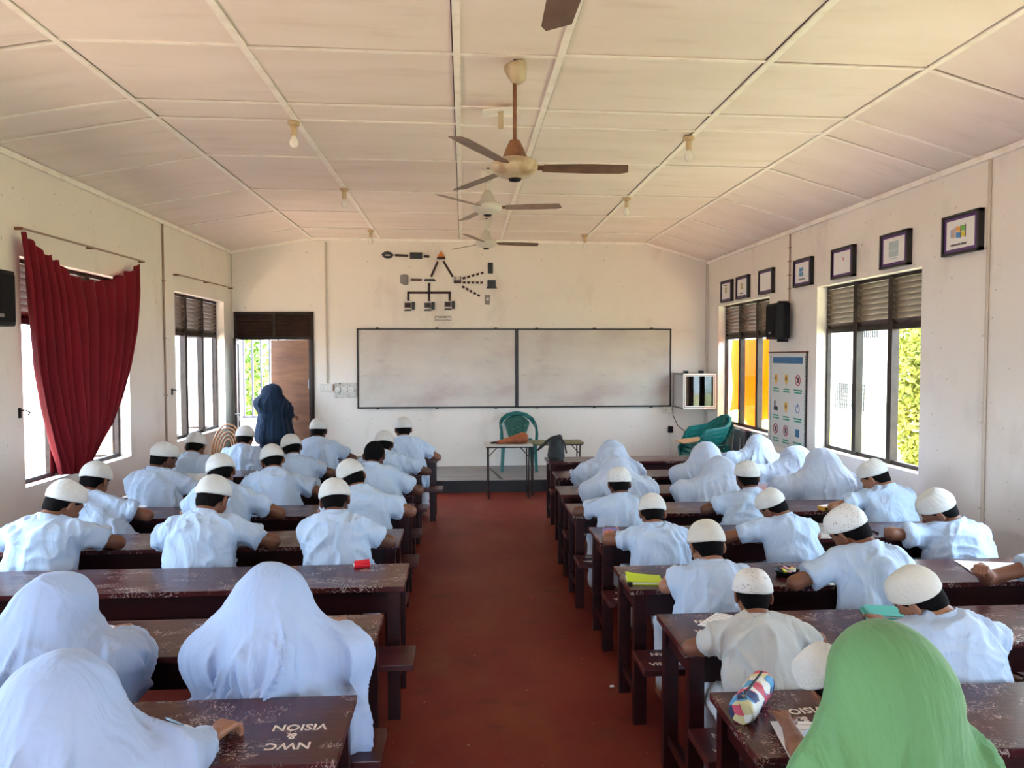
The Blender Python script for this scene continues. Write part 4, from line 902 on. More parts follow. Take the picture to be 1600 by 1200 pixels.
sp = polyY([px(*S4(*p)) for p in ((730,833),(905,833),(905,877),(730,877))], .006, .008, M['nwh'], 'sheet', sg)
for (x0, x1, y) in ((765,865,845), (738,900,865)):
    x = x0
    while x < x1-6: w_ = random.uniform(6, 16); polyY([px(*S4(*p)) for p in ((x,y-4),(min(x+w_,x1),y-4),(min(x+w_,x1),y+4),(x,y+4))], .008, .009, M['ndk'], 'print', sp); x += w_+4
# conduits, switches
def cond(lab, pts, m='conduit', r=.013):
    t = thing('conduit', lab, 'conduit', pts[0]); o = np.array(pts[0]); MB().tube([np.array(p)-o for p in pts], r, 6).build('pipe', M[m], t)
    n = 5; a, b = np.array(pts[0])-o, np.array(pts[-1])-o
    for k in range(1, n): c = a+(b-a)*k/n; MB().box(c[0]-.018, c[0]+.018, c[1]-.018, c[1]+.018, c[2]-.006, c[2]+.006).build('clip', M[m], t)
cond('thin vertical conduit on left wall between the two windows', [(LW+.012, 8.66, 3.42), (LW+.012, 8.66, .1)], 'conduit_r', .011)
cond('vertical conduit on back wall right of the door', [(-2.07, D-.013, 3.6), (-2.07, D-.013, 1.47)], 'conduit', .014)
cond('thin vertical conduit above the right wall speaker', [(RW-.012, 8.30, 3.3), (RW-.012, 8.30, 2.5)], 'conduit_r', .009)
cond('long vertical conduit on right wall nearest the camera', [(RW-.012, 5.07, 3.3), (RW-.012, 5.07, .1)], 'conduit', .012)
cond('white conduit below the wall cabinet', [(3.24, D-.013, 1.0), (3.24, D-.013, .2)], 'plastic_w', .014)
cond('white conduit in the right rear corner', [(3.80, D-.02, 3.3), (3.80, D-.02, .2)], 'conduit', .012)
t = thing('junction_box', 'small black junction box on the white conduit below the cabinet', 'box', (3.24, D-.03, .72)); MB().box(-.035, .035, -.03, .02, -.05, .05).build('case', M['black'], t, bevel=.004)
t = thing('switch_box', 'pale switch box with brown edge at the foot of the back wall conduit', 'switch', (-2.06, D, 1.40))
MB().box(-.11, .08, -.035, 0, -.055, .055).build('case', M['plastic_w'], t, bevel=.004); MB().box(.082, .10, -.03, 0, -.05, .05).build('side_cover', M['rust'], t)
for x in (-.07, -.02, .04): MB().box(x-.012, x+.012, -.042, -.035, -.02, .02).build('rocker', M['paper'], t)
t = thing('socket_board', 'grimy socket board with round sockets left of the whiteboard', 'socket', (-1.80, D, 1.36))
MB().box(-.16, .17, -.02, 0, -.115, .115).build('back_plate', M['grime'], t)
for x in (-.11, -.01, .09):
    r_ = MB(); r_.lathe([(.045, 0), (.045, .016), (.036, .02), (0, .02)], (x, -.02, .01), 16, np.array([[1,0,0],[0,0,-1],[0,1,0]], float)); q = r_.build('socket', M['plastic_w'], t)
    for dx, dz in ((-.014, -.008), (.014, -.008), (0, .014)): MB().box(x+dx-.004, x+dx+.004, -.043, -.040, .01+dz-.004, .01+dz+.004).build('pin_hole', M['black'], q)
t = thing('outlet', 'white double outlet under the lower right corner of the whiteboard', 'socket', (3.2, D, 1.03)); MB().box(-.09, .13, -.03, 0, -.045, .045).build('case', M['plastic_w'], t, bevel=.004)
for x in (-.04, .07): MB().box(x-.02, x+.02, -.034, -.03, -.015, .015).build('socket_face', M['grime'], t)
# wall cabinet
t = thing('wall_cabinet', 'white wall cabinet with a dark glass door beside the whiteboards', 'cabinet', (3.29, 10.66, 1.075)); W, H = .50, .53
c = MB(); c.box(0, .015, 0, .49, 0, H); c.box(W-.015, W, 0, .49, 0, H); c.box(0, W, 0, .49, 0, .015); c.box(0, W, 0, .49, H-.015, H); c.box(0, W, .475, .49, 0, H); c.build('body', mat('cabinet_paint', (.50, .50, .50), .4), t)
dr = MB(); dr.box(0, W, -.02, 0, 0, .045); dr.box(0, W, -.02, 0, H-.04, H); dr.box(0, .04, -.02, 0, .045, H-.04); dr.box(W-.04, W, -.02, 0, .045, H-.04); dro = dr.build('door', M['plastic_w'], t)
g = MB(); g.box(.018, W-.018, -.0225, -.02, .022, .028); g.box(.018, W-.018, -.0225, -.02, H-.028, H-.022); g.box(.018, .024, -.0225, -.02, .022, H-.022); g.box(W-.024, W-.018, -.0225, -.02, .022, H-.022); g.build('door_groove', M['steel'], dro)
MB().box(.04, W-.04, -.012, -.008, .045, H-.04).build('glass_pane', M['cabglass'], dro)
MB().box(.03, W-.03, .03, .46, .24, .25).build('shelf', M['brown_door'], t); MB().box(.06, .2, .1, .3, .05, .16).build('router_box', M['black'], t, bevel=.005); MB().box(.25, .4, .1, .3, .25, .33).build('power_unit', M['grey_panel'], t, bevel=.005)
for x in (.12, .36): MB().box(x-.025, x+.025, .2, .3, H, H+.04).build('top_clip', M['black'], t)
t = thing('cable', 'black cable drooping from the wall cabinet to the stacked chairs', 'cable', (3.25, 11.05, 1.05)); MB().tube([(0,0,.05), (.0,-.02,-.1), (.05,-.1,-.25), (.15,-.3,-.36), (.3,-.6,-.42)], .006, 6).build('cord', M['black'], t, smooth=True)
# speakers
def speaker(lab, loc, sx, w_=.36, h=.40, d=.20, rz=0):
    """back on wall x=0, extends towards sx"""
    t = thing('wall_speaker', lab, 'speaker', loc, None, rz)
    pl = [(0, -w_/2), (d*.55, -w_/2), (d, -w_/2+.05), (d, w_/2-.05), (d*.55, w_/2), (0, w_/2)]
    MB().prism([(sx*x, y) for x, y in pl], (sx*.05, 0, -h/2), (1,0,0), (0,1,0), (0,0,1), h).build('case', M['black'], t, bevel=.012)
    MB().box(min(sx*(.05+d), sx*(.056+d)), max(sx*(.05+d), sx*(.056+d)), -w_/2+.06, w_/2-.06, -h/2+.03, h/2-.03).build('grille', M['grill'], t)
    MB().box(min(sx*(.056+d), sx*(.060+d)), max(sx*(.056+d), sx*(.060+d)), -.03, .03, -h/2+.06, -h/2+.085).build('badge', M['chrome'], t)
    for z in (h/2, -h/2-.03): MB().box(min(0, sx*.12), max(0, sx*.12), -.02, .02, z, z+.03).build('bracket', M['black'], t)
speaker('black wall speaker between the right wall windows', (RW, 8.36, 2.28), -1, .36, .42, .16)
speaker('black wall speaker cut by the left edge of the picture', (LW, 5.35, 2.30), 1, .46, .40, .16)
# framed prints
LOGO = [(.95, .45, .10), (.25, .62, .12), (.10, .35, .80), (.92, .75, .08)]
for i, c in enumerate(LOGO): flat_m = M['lg%d' % i] = flat('print_colour_%d' % i, tuple(x*.75 for x in c))
M['pblue'] = flat('print_blue', (.10, .28, .52)); M['pgrey'] = flat('print_grey_blue', (.42, .52, .55)); M['pgold'] = flat('print_olive', (.40, .34, .08)); M['pink_mark'] = flat('print_red', (.5, .05, .08))
FR = [(10.30, 'olive flag print with a heading, farthest framed print on the right wall', 'a'), (9.70, 'olive flag print with a caption below, second framed print from the rear corner', 'b'), (8.93, 'blank white print in purple mount above the far right window', 'c'),
      (7.94, 'pale blue four-pane print in purple mount, between the right windows', 'd'), (7.08, 'nearly blank print with a tiny red mark near its top', 'e'), (6.20, 'grey-blue block print in purple mount above the near right window', 'f'), (5.34, 'coloured waving window flag print in the framed picture nearest the camera', 'g')]
for y, lab, kd in FR:
    t = thing('framed_print', lab, 'picture', (RW, y, 2.81), 'framed prints along the right wall'); w_, h = .42, .31
    f = MB(); X0, X1 = -.045, -.0
    f.box(X0, X1, -w_/2, w_/2, -h/2, -h/2+.022); f.box(X0, X1, -w_/2, w_/2, h/2-.022, h/2); f.box(X0, X1, -w_/2, -w_/2+.022, -h/2, h/2); f.box(X0, X1, w_/2-.022, w_/2, -h/2, h/2); f.build('frame', M['black_frame'], t)
    MB().box(-.034, -.0, -w_/2+.02, w_/2-.02, -h/2+.02, h/2-.02).build('mount', M['purple'], t)
    s_ = MB().box(-.038, -.034, -w_/2+.055, w_/2-.055, -h/2+.045, h/2-.045).build('print', M['paper'], t)
    def q(y0, y1, z0, z1, m, name='printed_shape'): MB().prism([(y0, z0), (y1, z0+(.0 if kd != 'g' else .006)), (y1, z1+(.0 if kd != 'g' else .006)), (y0, z1)], (-.0395, 0, 0), (0,1,0), (0,0,1), (1,0,0), .001).build(name, m, s_)
    T3 = (math.radians(90), 0, math.radians(-90))
    if kd == 'g':
        for k, (a, b) in enumerate(((.02, .035), (-.035, .035), (.02, -.012), (-.035, -.012))): q(a-.024, a+.024, b-.02, b+.02, M['lg%d' % k])
        q(-.064, -.058, -.035, .06, M['black_frame']); q(-.008, -.004, -.035, .06, M['black_frame'])
        for k in range(5): q(.05+k*.012, .057+k*.012, -.03+k*.002, .05-k*.003, M['lg%d' % (0 if k % 2 else 2)])
        text('WINDOWS SERIES', .022, M['ndk'], s_, (-.0395, .105, -.088), T3, 'lettering')
    if kd == 'd':
        for a, b in ((.035, .032), (-.015, .034), (.035, -.018), (-.015, -.018)): q(a-.023, a+.023, b-.022, b+.022, M['pblue'])
        text('WINDOWS 8', .024, M['ndk'], s_, (-.0395, .07, -.085), T3, 'lettering')
    if kd == 'f':
        for a, b, c_, d_ in ((-.07, .0, .0, .075), (.004, .07, .0, .075), (-.07, .0, -.06, -.004), (.004, .07, -.06, -.004)): q(a, b, c_, d_, M['pgrey'])
        q(-.06, .06, -.078, -.070, M['pgrey'], 'caption_line')
    if kd in 'ab':
        for a, b in ((.018, .03), (-.02, .036), (.012, -.012), (-.024, -.006)): q(a-.016, a+.016, b-.018, b+.018, M['pgold'])
        q(-.06, .06, *((.075, .088) if kd == 'a' else (-.088, -.075)), M['ndk'], 'caption_line')
    if kd == 'e': q(-.035, -.02, .03, .05, M['pink_mark']); q(-.045, -.03, .012, .03, M['pink_mark'])
# poster of rules
t = thing('wall_poster', 'laminated safety poster with nine symbols on the right wall', 'poster', (RW, 8.34, 1.34))
PW, PH = .98, 1.14
ps = MB().box(-.008, -.002, -PW/2, PW/2, -PH/2, PH/2).build('sheet', mat('poster_sheet', (.62, .64, .63), .35), t)
M['grn'] = flat('poster_green', (.02, .30, .18)); M['hdr'] = flat('poster_blue', (.02, .14, .30)); M['predc'] = flat('poster_red', (.35, .03, .05)); M['pyel'] = flat('poster_yellow', (.72, .42, .05)); M['pdk'] = flat('poster_dark', (.04, .05, .09)); M['pbl'] = flat('poster_power_blue', (.04, .20, .48))
def pq(y, z, w_, h, m, name='printed_line', x=-.0095): return MB().box(x, x+.002, y-w_/2, y+w_/2, z-h/2, z+h/2).build(name, m, ps)
pq(0, .48, .78, .075, M['hdr'], 'title_band')
for k in range(40):
    z = -PH/2+.02+k*(PH-.04)/40
    for y in (-PW/2+.035, PW/2-.035): MB().obox((-.009, y, z), (0,1,.8), (1,0,0), (0,-.8,1), (.014, .001, .005)).build('border_dash', M['pdk'] if k % 2 else M['grn'], ps)
def ring(y, z, r, m, slash=True):
    b = MB()
    for k in range(20):
        a0, a1 = 2*math.pi*k/20, 2*math.pi*(k+1)/20
        b.prism([(r*math.cos(a0), r*math.sin(a0)), (r*math.cos(a1), r*math.sin(a1)), (.8*r*math.cos(a1), .8*r*math.sin(a1)), (.8*r*math.cos(a0), .8*r*math.sin(a0))], (-.0105, y, z), (0,1,0), (0,0,1), (1,0,0), .002)
    if slash: b.obox((-.0098, y, z), (0,1,1), (1,0,0), (0,-1,1), (r*.85, .001, .006))
    return b.build('prohibition_ring' if slash else 'symbol_ring', m, ps)
cols, rws = (.30, .02, -.28), (.25, -.08, -.36)
for ci, y in enumerate(cols):
    for ri, z in enumerate(rws):
        key = (ci, ri)
        if key in ((2, 0), (0, 2), (1, 2)): ring(y, z, .065, M['predc']); pq(y, z, .05, .06, M['pdk'], 'symbol')
        elif key == (2, 1): ring(y, z, .05, M['pbl'], False); pq(y, z+.04, .012, .05, M['pbl'], 'symbol')
        elif key == (2, 2): pq(y, z, .10, .09, M['hdr'], 'symbol')
        elif key == (0, 1): pq(y, z-.03, .11, .05, M['pdk'], 'symbol'); pq(y+.03, z+.02, .035, .09, M['pdk'], 'symbol')
        else:
            MB().prism([(0, -.075), (.045, .0), (.03, .06), (-.03, .06), (-.045, 0)], (-.0105, y, z), (0,1,0), (0,0,1), (1,0,0), .002).build('symbol', M['pyel'], ps)
            pq(y, z+.01, .03, .04, M['pdk'], 'symbol', -.0115)
        pq(y, z-.115, .15 if ci < 2 else .21, .017, M['grn']); pq(y-.005, z-.145, .17 if ci < 2 else .18, .017, M['grn'])
MB().tube([(-.012, -PW/2-.03, PH/2+.005), (-.012, PW/2+.03, PH/2+.005)], .010, 6).build('top_rod', M['rust'], t); MB().tube([(-.012, -PW/2-.005, PH/2), (-.012, -PW/2-.0, -PH/2-.02)], .008, 6).build('side_rod', M['steel'], t)
# curtain
def interp(pts, v):
    ks = np.linspace(0, 1, len(pts)); return np.array([np.interp(v, ks, [p[i] for p in pts]) for i in range(2)])
def cpt(a): p = atX(a[0], a[1], LW+.06); return p[1], p[2]
Lc = [cpt(p) for p in ((27,362),(33,425),(40,500),(47,575),(60,640),(74,690),(86,722),(92,742))]; Rc = [cpt(p) for p in ((214,412),(212,455),(207,515),(197,572),(184,620),(168,662),(145,700),(122,738))]
Tc = [cpt(p) for p in ((27,362),(50,383),(70,397),(88,412),(110,430),(143,440),(167,439),(193,427),(214,412))]
def curt(u, v):
    a, b = interp(Lc, v), interp(Rc, v); uu = u+.35*(u*(1-u))*(v-.3)*.6; p = a+(b-a)*uu
    top = interp(Tc, u); f = max(0, 1-v*1.15)**1.3; base = Lc[0]+(np.array(Rc[0])-Lc[0])*u; p = p+(top-base)*f
    A = .048*(1-.4*v)*(.55+.45*min(1, v*6)); x = LW+.085+A*math.sin(u*2*math.pi*12+1.1*math.sin(v*3)+.5*math.sin(u*9))+.022*math.sin(u*2*math.pi*4.5+v*4)*v+.05*v*math.sin(math.pi*u)
    return (x, p[0], p[1]+.012*math.sin(u*2*math.pi*15)*(v < .02))
cu = thing('curtain', 'sagging crimson curtain gathered over the near left window', 'curtain', (0, 0, 0))
MB().grid(curt, 170, 50).build('curtain_cloth', M['red'], cu, smooth=True, solid=.003)
def tail(u, v):
    a = interp([cpt((64,655)), cpt((62,690)), cpt((63,748))], v); b = interp([cpt((80,668)), cpt((92,710)), cpt((112,745))], v); p = a+(b-a)*u
    return (LW-.0+.012*math.sin(u*20)+.03*v*0, p[0]+.25, p[1])
MB().grid(tail, 24, 12).build('curtain_tail', M['red'], cu, smooth=True, solid=.003)
def rod(lab, y0, z0, y1, z1):
    t = thing('curtain_rod', lab, 'curtain rod', (LW, y0, z0)); MB().tube([(.06, 0, 0), (.06, y1-y0, z1-z0)], .009, 8).build('rod', M['conduit_r'], t)
    for k in (0, .5, 1): MB().box(0, .06, (y1-y0)*k-.008, (y1-y0)*k+.008, (z1-z0)*k-.012, (z1-z0)*k+.01).build('bracket', M['rust'], t)
rod('thin rod carrying the crimson curtain', 5.90, 2.875, 8.05, 2.895); rod('bare curtain rod above the far left window', 8.98, 2.86, 11.02, 2.89)
for (y, z, lab) in ((5.89, 1.44, 'black hook on left wall beside the curtained window'), (8.86, 1.46, 'black hook on left wall before the far left window')):
    t = thing('wall_hook', lab, 'hook', (LW, y, z)); MB().box(0, .012, -.012, .012, -.04, .04).build('plate', M['black'], t); MB().tube([(.01,0,.02),(.05,.01,.02),(.06,.04,.0),(.04,.05,-.02)], .006, 6).build('peg', M['black'], t)
# ---------------------------------------------------------------- fans and lamps
def fan(lab, x, y, zc, drop, a0, body, rod_m, blade_m, canopy_tilt=0):
    t = thing('ceiling_fan', lab, 'fan', (x, y, zc), 'ceiling fans along the middle of the room'); h = -drop
    R = rot(0, 0, canopy_tilt)
    MB().tube([(0,0,.02), (.01,0,-.03)], .012).build('hook', M['steel'], t)
    MB().lathe([(.068, .0), (.072, -.012), (.062, -.05), (.042, -.105), (.018, -.115)][::-1], (0, 0, -.03), 20, R).build('canopy', body, t, smooth=True)
    MB().tube([(0,0,-.10), (0,0,h+.14)], .013, 10).build('down_rod', rod_m, t, smooth=True)
    MB().lathe([(.085, .045), (.075, .055), (.055, .11), (.030, .16), (.0, .162)], (0,0,h), 20).build('lower_cup', rod_m, t, smooth=True)
    MB().lathe([(0, -.070), (.045, -.068), (.05, -.058), (.09, -.052), (.128, -.03), (.14, .0), (.135, .028), (.10, .045), (0, .048)], (0,0,h), 28).build('motor_housing', body, t, smooth=True)
    MB().lathe([(0, -.085), (.034, -.080), (.040, -.068), (.0, -.066)], (0,0,h), 18).build('hub_cap', M['black'], t, smooth=True)
    for k in range(3):
        a = math.radians(a0+120*k); u = np.array([math.cos(a), math.sin(a), 0]); n = np.array([-math.sin(a), math.cos(a), -.20])
        MB().obox(u*.175+(0,0,h+.0), u, n, np.cross(u, n), (.055, .028, .003)).build('blade_bracket', M['rust'], t)
        pl = [(.17, -.048), (.17, .048), (.45, .060), (.655, .056), (.70, .035), (.68, -.058), (.45, -.064)]
        MB().prism(pl, (0,0,h-.004), u, U(n), np.cross(u, U(n)), .004).build('blade', blade_m, t)
    return t
M['blade'] = mat('brown_fan_blade', (.13, .065, .035), .4, (.20, .12, .07), 9, (1, 1, 1)); M['blade2'] = mat('pale_brown_fan_blade', (.24, .15, .11), .4, (.33, .24, .19), 9)
fan('largest whole ceiling fan, rusty rod and cream motor', .315, 4.4, 3.655, .64, 0, M['fanbody'], M['rust'], M['blade'], -14)
fan('white ceiling fan beyond the rusty one', .235, 6.9, 3.655, .375, -10, M['fanwhite'], M['fanwhite'], M['blade2'])
fan('farthest ceiling fan near the back wall', .30, 9.4, 3.655, .32, 8, M['fanwhite'], M['fanwhite'], M['blade'])
fan('ceiling fan overhead with only one blade tip showing', .335, 1.93, 3.655, .60, 90, M['fanbody'], M['rust'], M['blade'])
for (x, y, lab) in ((-1.27, 5.63, 'bare bulb nearest on the left side of the ceiling'), (-1.25, 7.82, 'middle bare bulb on the left side of the ceiling'), (-1.29, 10.34, 'farthest bare bulb on the left side of the ceiling'),
                    (1.81, 5.76, 'bare bulb nearest on the right side of the ceiling'), (1.82, 8.01, 'middle bare bulb on the right side of the ceiling'), (1.77, 10.5, 'farthest bare bulb on the right side of the ceiling')):
    t = thing('light_bulb', lab, 'lamp', (x, y, cz(x)-.012), 'bare bulbs under the ceiling')
    MB().lathe([(.0, 0), (.045, 0), (.045, -.022), (.03, -.03), (0, -.03)][::-1], (0,0,0), 16).build('ceiling_rose', M['socket'], t, smooth=True)
    MB().lathe([(.021, -.03), (.024, -.05), (.022, -.10), (.016, -.105)][::-1], (0,0,0), 14).build('bulb_holder', M['socket'], t, smooth=True)
    MB().lathe([(.015, -.10), (.018, -.115), (.033, -.145), (.034, -.165), (.024, -.188), (0, -.196)][::-1], (0,0,0), 16).build('bulb', M['bulb'], t, smooth=True)
t = thing('ceiling_vent_flap', 'square loose ceiling plate hanging behind the rusty fan rod', 'plate', (.27, 5.2, 3.64))
MB().obox((0,0,-.03), (1,0,.12), (0,1,.1), (-.12,0,1), (.13, .11, .004)).build('plate', M['batten'], t); MB().box(-.10, .10, .10, .105, -.03, .0).build('flange', M['batten'], t); MB().box(-.02, .02, -.04, -.03, -.16, -.03).build('stub', M['fanbody'], t)
# ---------------------------------------------------------------- plastic chairs
def mono(lab, loc, rz, grp):
    """chair facing -y in its own frame"""
    t = thing('plastic_armchair', lab, 'chair', loc, grp, rz)
    MB().grid(lambda u, v: ((u-.5)*(.40+.06*(1-v)), -.22+v*.42, .42-.015*math.sin(math.pi*u)*math.sin(math.pi*v)-.02*(1-min(1, v*8))), 12, 10).build('seat', M['teal'], t, smooth=True, solid=.012)
    MB().grid(lambda u, v: ((u-.5)*(.24+.20*v-.16*max(0, v-.72)), .19+.10*v+.035*math.cos((u-.5)*2.6), .43+v*.37-.12*(2*abs(u-.5))**2*v*v), 12, 12).build('backrest', M['teal_s'], t, smooth=True, solid=.008)
    path = [(-.255,-.20,.40), (-.262,-.22,.55), (-.262,-.15,.635), (-.268,0,.65), (-.262,.13,.67), (-.225,.22,.735), (-.13,.285,.80), (0,.305,.825)]
    path += [(-x, y, z) for x, y, z in path[-2::-1]]
    P_ = [np.array(p) for p in path]; V_, F_ = [], []
    for i, p in enumerate(P_):
        tg = U(P_[min(i+1, len(P_)-1)]-P_[max(i-1, 0)]); out = U(np.array([p[0], p[1]*.5, 0.0])+1e-6); wd = U(np.cross(tg, out)); 
        for a, b in ((-.028, -.017), (.028, -.017), (.028, .017), (-.028, .017)): V_.append(p+wd*a+out*b)
    for i in range(len(P_)-1):
        for k in range(4): F_.append((i*4+k, i*4+(k+1)%4, i*4+4+(k+1)%4, i*4+4+k))
    F_ += [(3,2,1,0), tuple(len(V_)-4+k for k in range(4))]
    r = MB(); r.v = [tuple(v) for v in V_]; r.f = F_; r.build('arm_rim', M['teal'], t, smooth=False, bevel=.003)
    for sx in (-1, 1):
        MB()._a([(sx*x, y, z) for x, y, z in ((.205,-.24,.42),(.262,-.24,.42),(.262,-.17,.42),(.205,-.17,.42),(.235,-.262,0),(.275,-.262,0),(.275,-.215,0),(.235,-.215,0))], [(0,3,2,1),(4,5,6,7),(0,1,5,4),(1,2,6,5),(2,3,7,6),(3,0,4,7)]).build('leg', M['teal'], t, bevel=.006)
        MB()._a([(sx*x, y, z) for x, y, z in ((.17,.15,.44),(.225,.15,.44),(.225,.21,.44),(.17,.21,.44),(.215,.235,0),(.255,.235,0),(.255,.28,0),(.215,.28,0))], [(0,3,2,1),(4,5,6,7),(0,1,5,4),(1,2,6,5),(2,3,7,6),(3,0,4,7)]).build('leg', M['teal'], t, bevel=.006)
    MB().box(-.21, .21, -.232, -.218, .375, .42).build('front_skirt', M['teal'], t, bevel=.003)
    return t
c0 = mono('teal plastic armchair standing on the platform behind the teacher tables', (.815, 10.80, .175), 0, 'teal plastic armchairs')
for k, lab in enumerate(('lowest', 'second from the bottom', 'third from the bottom', 'topmost')):
    dup(c0, (3.40+.028*k, 10.10, .0+.062*k), '%s teal plastic chair of the stack below the wall cabinet' % lab, math.radians(-82))
t = thing('cardboard_piece', 'piece of tan cardboard lying on top of the stacked teal chairs', 'cardboard', (3.22, 10.05, .655)); MB().obox((0,0,.02), (1,0,.12), (0,1,0), (-.12,0,1), (.17, .2, .006)).build('sheet', mat('tan_cardboard', (.42, .24, .11), .8), t)
# cane chair at the far left
t = thing('cane_chair', 'brown cane chair with rounded back by the far left window', 'chair', (-3.12, 9.55, 0)); M['cane'] = mat('brown_cane', (.28, .11, .04), .45, (.38, .17, .07), 30)
for k in range(5):
    w_ = .20-.035*k; MB().tube([(-w_*.9, .18, .40)]+[(w_*math.cos(a)*-1, .20+.07*math.sin(a), .62+(.36-.05*k)*math.sin(a)) for a in np.linspace(.1, math.pi-.1, 9)]+[(w_*.9, .18, .40)], .011, 6).build('cane_bow', M['cane'], t, smooth=True)
MB().lathe([(0, .40), (.21, .40), (.22, .415), (.21, .43), (0, .43)], (0, 0, 0), 24).build('seat', M['cane'], t)
for a in (45, 135, 225, 315): q = math.radians(a); MB().tube([(.16*math.cos(q), .16*math.sin(q), .40), (.19*math.cos(q), .19*math.sin(q), 0)], .014).build('leg', M['cane'], t)
# folded dark tables by the right window
for k, x in enumerate((3.62, 3.70)):
    t = thing('folded_table', ('nearer' if k == 0 else 'farther')+' dark folded table leaning under the far right window', 'table', (x, 9.35, 0)); MB().obox((0,0,.45), (.99,0,-.1), (0,1,0), (.1,0,.99), (.012, .18, .44)).build('table_top', mat('dark_laminate', (.05, .05, .055), .4), t); MB().tube([(-.03,-.12,.05), (-.0,-.12,.8)], .009).build('leg', M['chrome'], t); MB().tube([(-.03,.12,.05), (-.0,.12,.8)], .009).build('leg', M['chrome'], t)
# teacher tables
def ttable(lab, x0, x1, y0, y1, z, top, legs):
    t = thing('folding_table', lab, 'table', ((x0+x1)/2, (y0+y1)/2, 0)); w_, d_ = (x1-x0)/2, (y1-y0)/2
    MB().box(-w_, w_, -d_, d_, z-.022, z).build('table_top', top, t, bevel=.003); MB().box(-w_+.02, w_-.02, -d_+.02, d_-.02, z-.04, z-.022).build('edge_band', M['steel'], t)
    for sx in (-1, 1):
        for sy in (-1, 1): x = sx*(w_-.05); MB().tube([(x, sy*(d_-.04), z-.03), (x+sx*.0, sy*(d_-.10), 0)], .0095, 8).build('leg', M['steel'], t)
        MB().tube([(sx*(w_-.05), -(d_-.10), .012), (sx*(w_-.05), d_-.10, .012)], .0095).build('foot_bar', M['steel'], t); MB().tube([(sx*(w_-.05), -(d_-.06), z-.16), (sx*(w_-.16), -(d_-.06), z-.04)], .006).build('brace', M['steel'], t)
    return t
ttable('small pale topped folding table with thin legs in front of the teal chair', .27, .90, 9.33, 9.78, .72, M['lt_top'], 0)
ttable('olive topped folding table behind the black bag', .87, 1.60, 9.50, 9.86, .725, M['olive'], 0)
t = thing('tan_bag', 'tan leather bag lying flat on the small table', 'bag', (.62, 9.5, .72))
v = Vol((-.3, -.15, -.02), (.3, .15, .2), .008); v.cap((-.20, 0, .012), (.16, 0, .075), .012, .072, .02, (0, 1, 0), 1.5, cuts=[((0, 0, .002), (0, 0, -1))]); v.cap((.10, 0, .05), (.20, 0, .07), .05, .05, .03, (0, 1, 0), 2., cuts=[((0, 0, .002), (0, 0, -1)), ((.21, 0, 0), (1, 0, 0))]); V, Q = v.mesh(); V = wrinkle(V, Q, 4, .006, 1.5)
link('bag_body', to_mesh('bag_body', V, Q, True), M['leather'], t); MB().tube([(-.17, -.02, .02), (-.24, -.05, .012), (-.27, 0, .012), (-.2, .03, .02)], .008, 6).build('strap', M['black'], t, smooth=True)
t = thing('black_bag', 'upright black bag with loose straps on the front right desk corner', 'bag', (1.045, 8.12, .70))
v = Vol((-.15, -.12, -.02), (.15, .12, .4), .008); v.cap((0, 0, .05), (0, 0, .20), .085, .075, .02, (1, 0, 0), 1.1, cuts=[((0, 0, .001), (0, 0, -1)), ((0, 0, .245), (0, 0, 1))]); v.cap((-.04, 0, .24), (.04, 0, .25), .03, .03, .02); V, Q = v.mesh(); V = wrinkle(V, Q, 6, .008, 1.2)
link('bag_body', to_mesh('bag_body', V, Q, True), M['blackcloth'], t)
for pts in ([(-.04,-.05,.24), (-.10,-.07,.215), (-.17,-.06,.15), (-.215,-.05,.115)], [(-.03,-.04,.25), (-.09,-.02,.235), (-.15,-.03,.18), (-.20,-.03,.14)], [(.04,-.05,.25), (.085,-.07,.20), (.10,-.07,.12), (.11,-.06,.08)]): MB().tube(pts, .010, 6).build('strap', M['blackcloth'], t, smooth=True)
# ---------------------------------------------------------------- things on the desks
def pouch(name, lab, cat, p0, p1, r, mtl, lat=1.3, zip_=True, h=.005, seed=1):
    a, b = np.array([*atZ(*p0, DH)[:2], DH+r*.9]), np.array([*atZ(*p1, DH)[:2], DH+r*.9]); c = (a+b)/2; c[2] = DH; a, b = a-c, b-c; lt = np.cross(U(b-a), (0,0,1))
    t = thing(name, lab, cat, tuple(c)); v = Vol(np.minimum(a, b)-r*2.2, np.maximum(a, b)+r*2.2, h); v.cap(a, b, r, r, .01, lt, lat, cuts=[((0, 0, .001), (0, 0, -1)), (b+U(b-a)*r*.5, b-a), (a-U(b-a)*r*.5, a-b)])
    V, Q = v.mesh(); V = wrinkle(V, Q, seed, r*.08, 3); link('pouch_body', to_mesh('pouch_body', V, Q, True), mtl, t)
    if zip_:
        up = np.array([0, 0, r*1.02]); MB().tube([a+up, b+up], r*.10, 6).build('zip', M['black'], t); MB().box(*(lambda q: (q[0]-.004, q[0]+.004, q[1]-.012, q[1]+.002, q[2], q[2]+.004))(a+up+(0,0,r*.1))).build('zip_puller', M['chrome'], t)
    return t
def multi(name, cols, sc):
    m, nt, p = nodes(name); p.inputs['Roughness'].default_value = .6; tc = N(nt, 'TexCoord'); v = N(nt, 'TexVoronoi', Scale=sc); L(nt, tc.outputs['Object'], v.inputs['Vector'])
    r = ramp(nt, v.outputs['Color'], [((i+.01)/len(cols), c) for i, c in enumerate(cols)]); r.color_ramp.interpolation = 'CONSTANT'; L(nt, r.outputs[0], p.inputs['Base Color']); return m
M['multi'] = multi('blue_pink_printed_cloth', [(.02, .04, .15), (.08, .30, .55), (.70, .72, .70), (.55, .08, .14), (.60, .56, .30), (.02, .03, .09)], 26)
M['multi2'] = multi('pink_orange_print', [(.60, .16, .20), (.65, .28, .15), (.25, .20, .45), (.62, .20, .30)], 40)
M['multi3'] = multi('blue_white_dots', [(.10, .14, .40), (.65, .68, .78), (.15, .20, .50), (.70, .72, .80)], 55)
